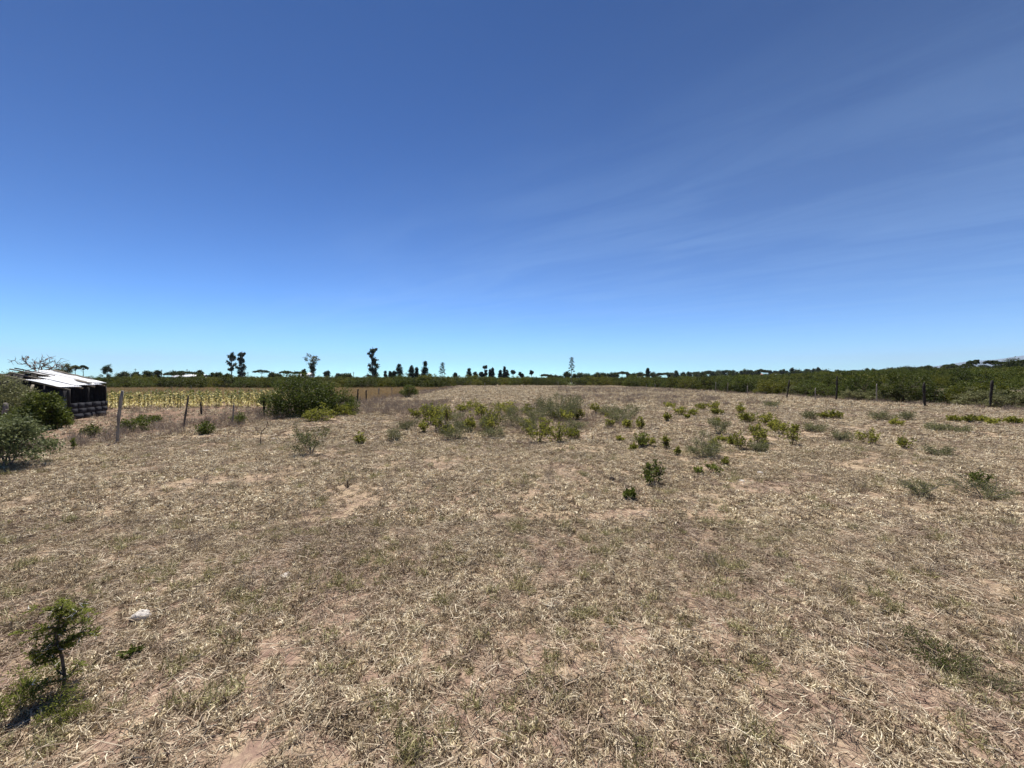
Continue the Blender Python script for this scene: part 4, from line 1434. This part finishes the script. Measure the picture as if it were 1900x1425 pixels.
# utility poles on the far horizon
for px, yt in ((251, 684), (300, 686), (321, 686), (347, 685), (460, 690), (656, 690)):
    D = 190
    x = (px - 950) / FPX * D
    h = CAMH + (HZ - yt) / FPX * D
    b = MB().tube([(0, 0, -.5), (0, 0, h)], [.14, .10], 6)
    b.box((0, 0, h - .5), 1.4, .1, .1)
    tag(link("utility_pole", b.mesh("utility_pole", M["post_dark"]), None, (x, D, float(gz(x, D)))), "thin far utility pole rising over the hedge behind the maize", "pole", "far utility poles")


# far houses and sheds
def house(px0, px1, ytop, D, wall, roof, label, cat, ridge=.3, zb=None, nwin=3):
    x0, x1 = (px0 - 950) / FPX * D, (px1 - 950) / FPX * D
    z = float(gz((x0 + x1) / 2, D))
    zt = CAMH + Z0 + (HZ - ytop) / FPX * D - z
    L = x1 - x0
    dp = max(4.0, L * .45)
    ew = zt * (1 - ridge)
    root = link("house" if cat == "house" else "farm_building", None, None, ((x0 + x1) / 2, D + dp / 2, z))
    tag(root, label, cat)
    link("wall", MB().box((0, 0, ew / 2 - .2), L, dp, ew + .4).mesh("wall", M[wall]), root)
    o = .35
    Vv = np.array([(-L / 2 - o, -dp / 2 - o, ew - .05), (L / 2 + o, -dp / 2 - o, ew - .05), (L / 2 + o, 0, zt), (-L / 2 - o, 0, zt), (-L / 2 - o, dp / 2 + o, ew - .05), (L / 2 + o, dp / 2 + o, ew - .05)])
    Vv = np.vstack([Vv, Vv + (0, 0, .12)])
    link("roof", MB().add(Vv, [(0, 3, 2, 1), (3, 4, 5, 2), (6, 7, 8, 9), (9, 8, 11, 10), (0, 1, 7, 6), (5, 4, 10, 11), (1, 2, 8, 7), (2, 5, 11, 8), (3, 0, 6, 9), (4, 3, 9, 10)]).mesh("roof", M[roof]), root)
    link("door", MB().box((0, -dp / 2 - .02, 1.0), .9, .06, 2.0).mesh("door", M["glass"]), root)
    for k in range(nwin):
        xx = -L / 2 + L * (k + .5) / nwin
        if abs(xx) > .8:
            link("window", MB().box((xx, -dp / 2 - .02, ew * .6), min(1.2, L / nwin * .5), .06, min(1.0, ew * .4)).mesh("window", M["glass"]), root)
    return root


house(553, 576, 692, 190, "white_wall", "white_roof", "white roofed house beneath the fan shaped eucalyptus", "house")
house(318, 372, 695, 180, "white_wall", "white_roof", "long pale building seen under the flat topped acacia", "building", .35, nwin=7)
house(1376, 1386, 692, 330, "white_wall", "white_roof", "small white house in the distant tree line", "house")
house(1398, 1416, 693, 320, "white_wall", "red_roof", "long house with faded red roof in the distance", "house", nwin=5)
house(1420, 1428, 694, 320, "white_wall", "white_roof", "little white hut between the red roof and greenhouse", "house", nwin=2)
house(1429, 1452, 694.5, 300, "glasshouse", "glasshouse", "long grey-green plastic greenhouse before the distant trees", "greenhouse", nwin=6)
house(1496, 1506, 696, 260, "white_wall", "white_roof", "pale low shed, shorter one, at the scrub edge", "building", nwin=2)
house(1509, 1520, 695, 260, "white_wall", "white_roof", "pale low shed, longer one, at the scrub edge", "building", nwin=2)
house(1541, 1551, 691, 310, "white_wall", "red_roof", "pinkish far house behind the tall straight post", "house", nwin=3)


# ------------------------------------------------------------------ grass
def tuft(seed, n, rad, hmin, hmax, wd, mats, up=.5, curl=.8):
    r = np.random.default_rng(seed)
    b = MB()
    a, q = r.uniform(0, TAU, n), np.sqrt(r.uniform(0, 1, n)) * rad
    p = np.stack([np.cos(a) * q, np.sin(a) * q, r.uniform(-.004, .01, n)], -1)
    d = rdir(r, n, up, .8)
    d[:, 2] = np.abs(d[:, 2])
    b.blades(p, d, r.uniform(hmin, hmax, n), wd * r.uniform(.6, 1.3, n), r, curl)
    return b.mesh("grass_piece", mats)


def litter(seed, n, rad, wd, mats, lmin=.04, lmax=.13):
    r = np.random.default_rng(seed)
    b = MB()
    a, q = r.uniform(0, TAU, n), np.sqrt(r.uniform(0, 1, n)) * rad
    p = np.stack([np.cos(a) * q, np.sin(a) * q, r.uniform(.004, .022, n)], -1)
    d = r.normal(size=(n, 3))
    d[:, 2] *= .16
    b.blades(p, d, r.uniform(lmin, lmax, n), wd * r.uniform(.5, 1.3, n), r, .25)
    return b.mesh("grass_piece", mats)


pieces = []
for s in range(6):
    pieces.append(tuft(700 + s, 30, .030, .028, .062, .0052, M["straw"], .6, .85))           # 0-5 small curled straw tufts
for s in range(3):
    pieces.append(litter(710 + s, 30, .10, .0036, M["litter"]))                             # 6-8 flat litter
for s in range(3):
    pieces.append(tuft(720 + s, 50, .05, .05, .11, .0045, M["olive"], .9, .5))              # 9-11 olive tufts
for s in range(2):
    pieces.append(tuft(730 + s, 40, .10, .16, .38, .005, M["greygrass"], 2.0, .3))          # 12-13 tall grey grass
for s in range(2):
    pieces.append(tuft(740 + s, 46, .12, .12, .30, .010, M["ochre"], 1.6, .3))              # 14-15 ochre stubble
for s in range(5):
    pieces.append(tuft(750 + s, 20, .038, .035, .08, .0115, M["straw"], .7, .7))            # 16-20 tufts some way off
for s in range(4):
    pieces.append(tuft(755 + s, 20, .065, .05, .12, .021, M["straw"], .7, .6))              # 21-24 far tufts
for s in range(2):
    pieces.append(litter(760 + s, 34, .18, .011, M["litter"], .07, .2))                     # 25-26 broad far litter

gr = np.random.default_rng(77)


def vnoise(x, y, lam, seed):
    q = np.random.default_rng(seed)
    z = 0
    for _ in range(7):
        a = q.uniform(0, TAU)
        k = TAU / lam * q.uniform(.6, 1.7)
        z = z + np.sin(x * k * math.cos(a) + y * k * math.sin(a) + q.uniform(0, TAU))
    return z / 7 ** .5 / .75


GP, GRt, GS, GI = [], [], [], []


def sow(n, d0, d1, idx, smin, smax, cond=None, tilt=.12):
    D = np.sqrt(gr.uniform(d0 * d0, d1 * d1, n))
    x = gr.uniform(-1, 1, n) * (1.33 * D + 1.8)
    k = np.ones(n, bool) if cond is None else cond(x, D)
    x, D = x[k], D[k]
    m = len(x)
    GP.append(np.stack([x, D, gz(x, D) - .003], -1))
    GRt.append(np.stack([gr.normal(size=m) * tilt, gr.normal(size=m) * tilt, gr.uniform(0, TAU, m)], -1))
    GS.append(gr.uniform(smin, smax, m))
    GI.append(gr.choice(idx, m))


inside = lambda x, y: (x > -9.8 + gr.normal(size=len(x)) * .8) & (x < 24.5 + gr.normal(size=len(x)) * .8)
cover = lambda lam, th, sd: (lambda x, y: (vnoise(x, y, lam, sd) + .5 * vnoise(x, y, lam * .3, sd + 1) > th) & (inside(x, y) | (gr.uniform(size=len(x)) < .25)))
ST, LI, OL, MT, FT, FL = [0, 1, 2, 3, 4, 5], [6, 7, 8], [9, 10, 11], [16, 17, 18, 19, 20], [21, 22, 23, 24], [25, 26]
sow(21000, .9, 4.4, ST, .5, 1.15, cover(1.1, -.45, 1))
sow(6000, .9, 4.4, ST, .4, .95)
sow(8500, .9, 4.4, LI, .55, 1.25)
sow(1800, .9, 4.4, OL, .5, 1.1, cover(.8, .25, 5))
sow(46000, 4.2, 10, MT, .5, 1.15, cover(2.0, -.8, 1))
sow(6000, 4.2, 10, ST, .8, 1.4)
sow(8000, 4.2, 10, LI, .8, 1.5)
sow(1500, 4.2, 10, OL, .7, 1.3, cover(1.6, .7, 5))
sow(76000, 9.5, 22, FT, .42, .95, cover(3.5, -.9, 1))
sow(11000, 9.5, 22, FL, .7, 1.3, inside)
sow(46000, 21, 45, FT, 1.0, 1.8, cover(6, -.6, 1))
sow(26000, 20, 45, FT, 1.0, 1.7, inside)
sow(60000, 44, 84, FT, 1.6, 2.8, inside)
# tall grey-brown grass: a band before the thicket, along the far hedge and the fence lines
tallz = lambda x, y: (((np.abs(x + 7.2) < 3.2) & (np.abs(y - 22) < 4.5)) | ((x > 4) & (x < 17) & (np.abs(y - 30) < 7) & (vnoise(x, y, 3, 9) > .2))
                      | ((x > 6) & (x < 22) & (np.abs(y - 55) < 12) & (vnoise(x, y, 5, 9) > -.2)) | ((np.abs(x + 10.2) < 1.3) & (y > 9))
                      | ((np.abs(x - 24.6) < 1.2) & (y > 18) & (vnoise(x, y, 3, 4) > .2)) | ((np.abs(x) < 4.5) & (np.abs(y - 17.5) < 6) & (vnoise(x, y, 1.6, 4) > .1)))
sow(60000, 9, 68, [12, 13], .6, 1.25, tallz)
sow(1600, 5, 30, [12, 13], .3, .8, lambda x, y: inside(x, y) & (vnoise(x, y, 2, 14) > .7))
sow(420, 1.5, 7, [12, 13], .3, .55, lambda x, y: vnoise(x, y, 1.2, 15) > .3)
# ochre stubble field behind the maize
sow(42000, 27, 64, [14, 15], .8, 1.6, lambda x, y: (x < -10.6) & (y > 28.0) & (y < 57 + 22 * smooth(-24, -13, x)))
sow(9000, 12, 30, [12, 13], .4, .9, lambda x, y: (x < -10.0) & (x > -24) & (y < 21 + 0 * x) & (vnoise(x, y, 2.5, 19) > .25))
GP, GRt, GS, GI = np.concatenate(GP), np.concatenate(GRt), np.concatenate(GS), np.concatenate(GI)
scatter("dry_grass", GP, GRt, GS, GI, pieces, "short curled dry straw grass covering the field")
print("grass pieces", len(GP), "objects", len(bpy.data.objects), "tris", sum(len(m.polygons) * 2 for m in bpy.data.meshes))
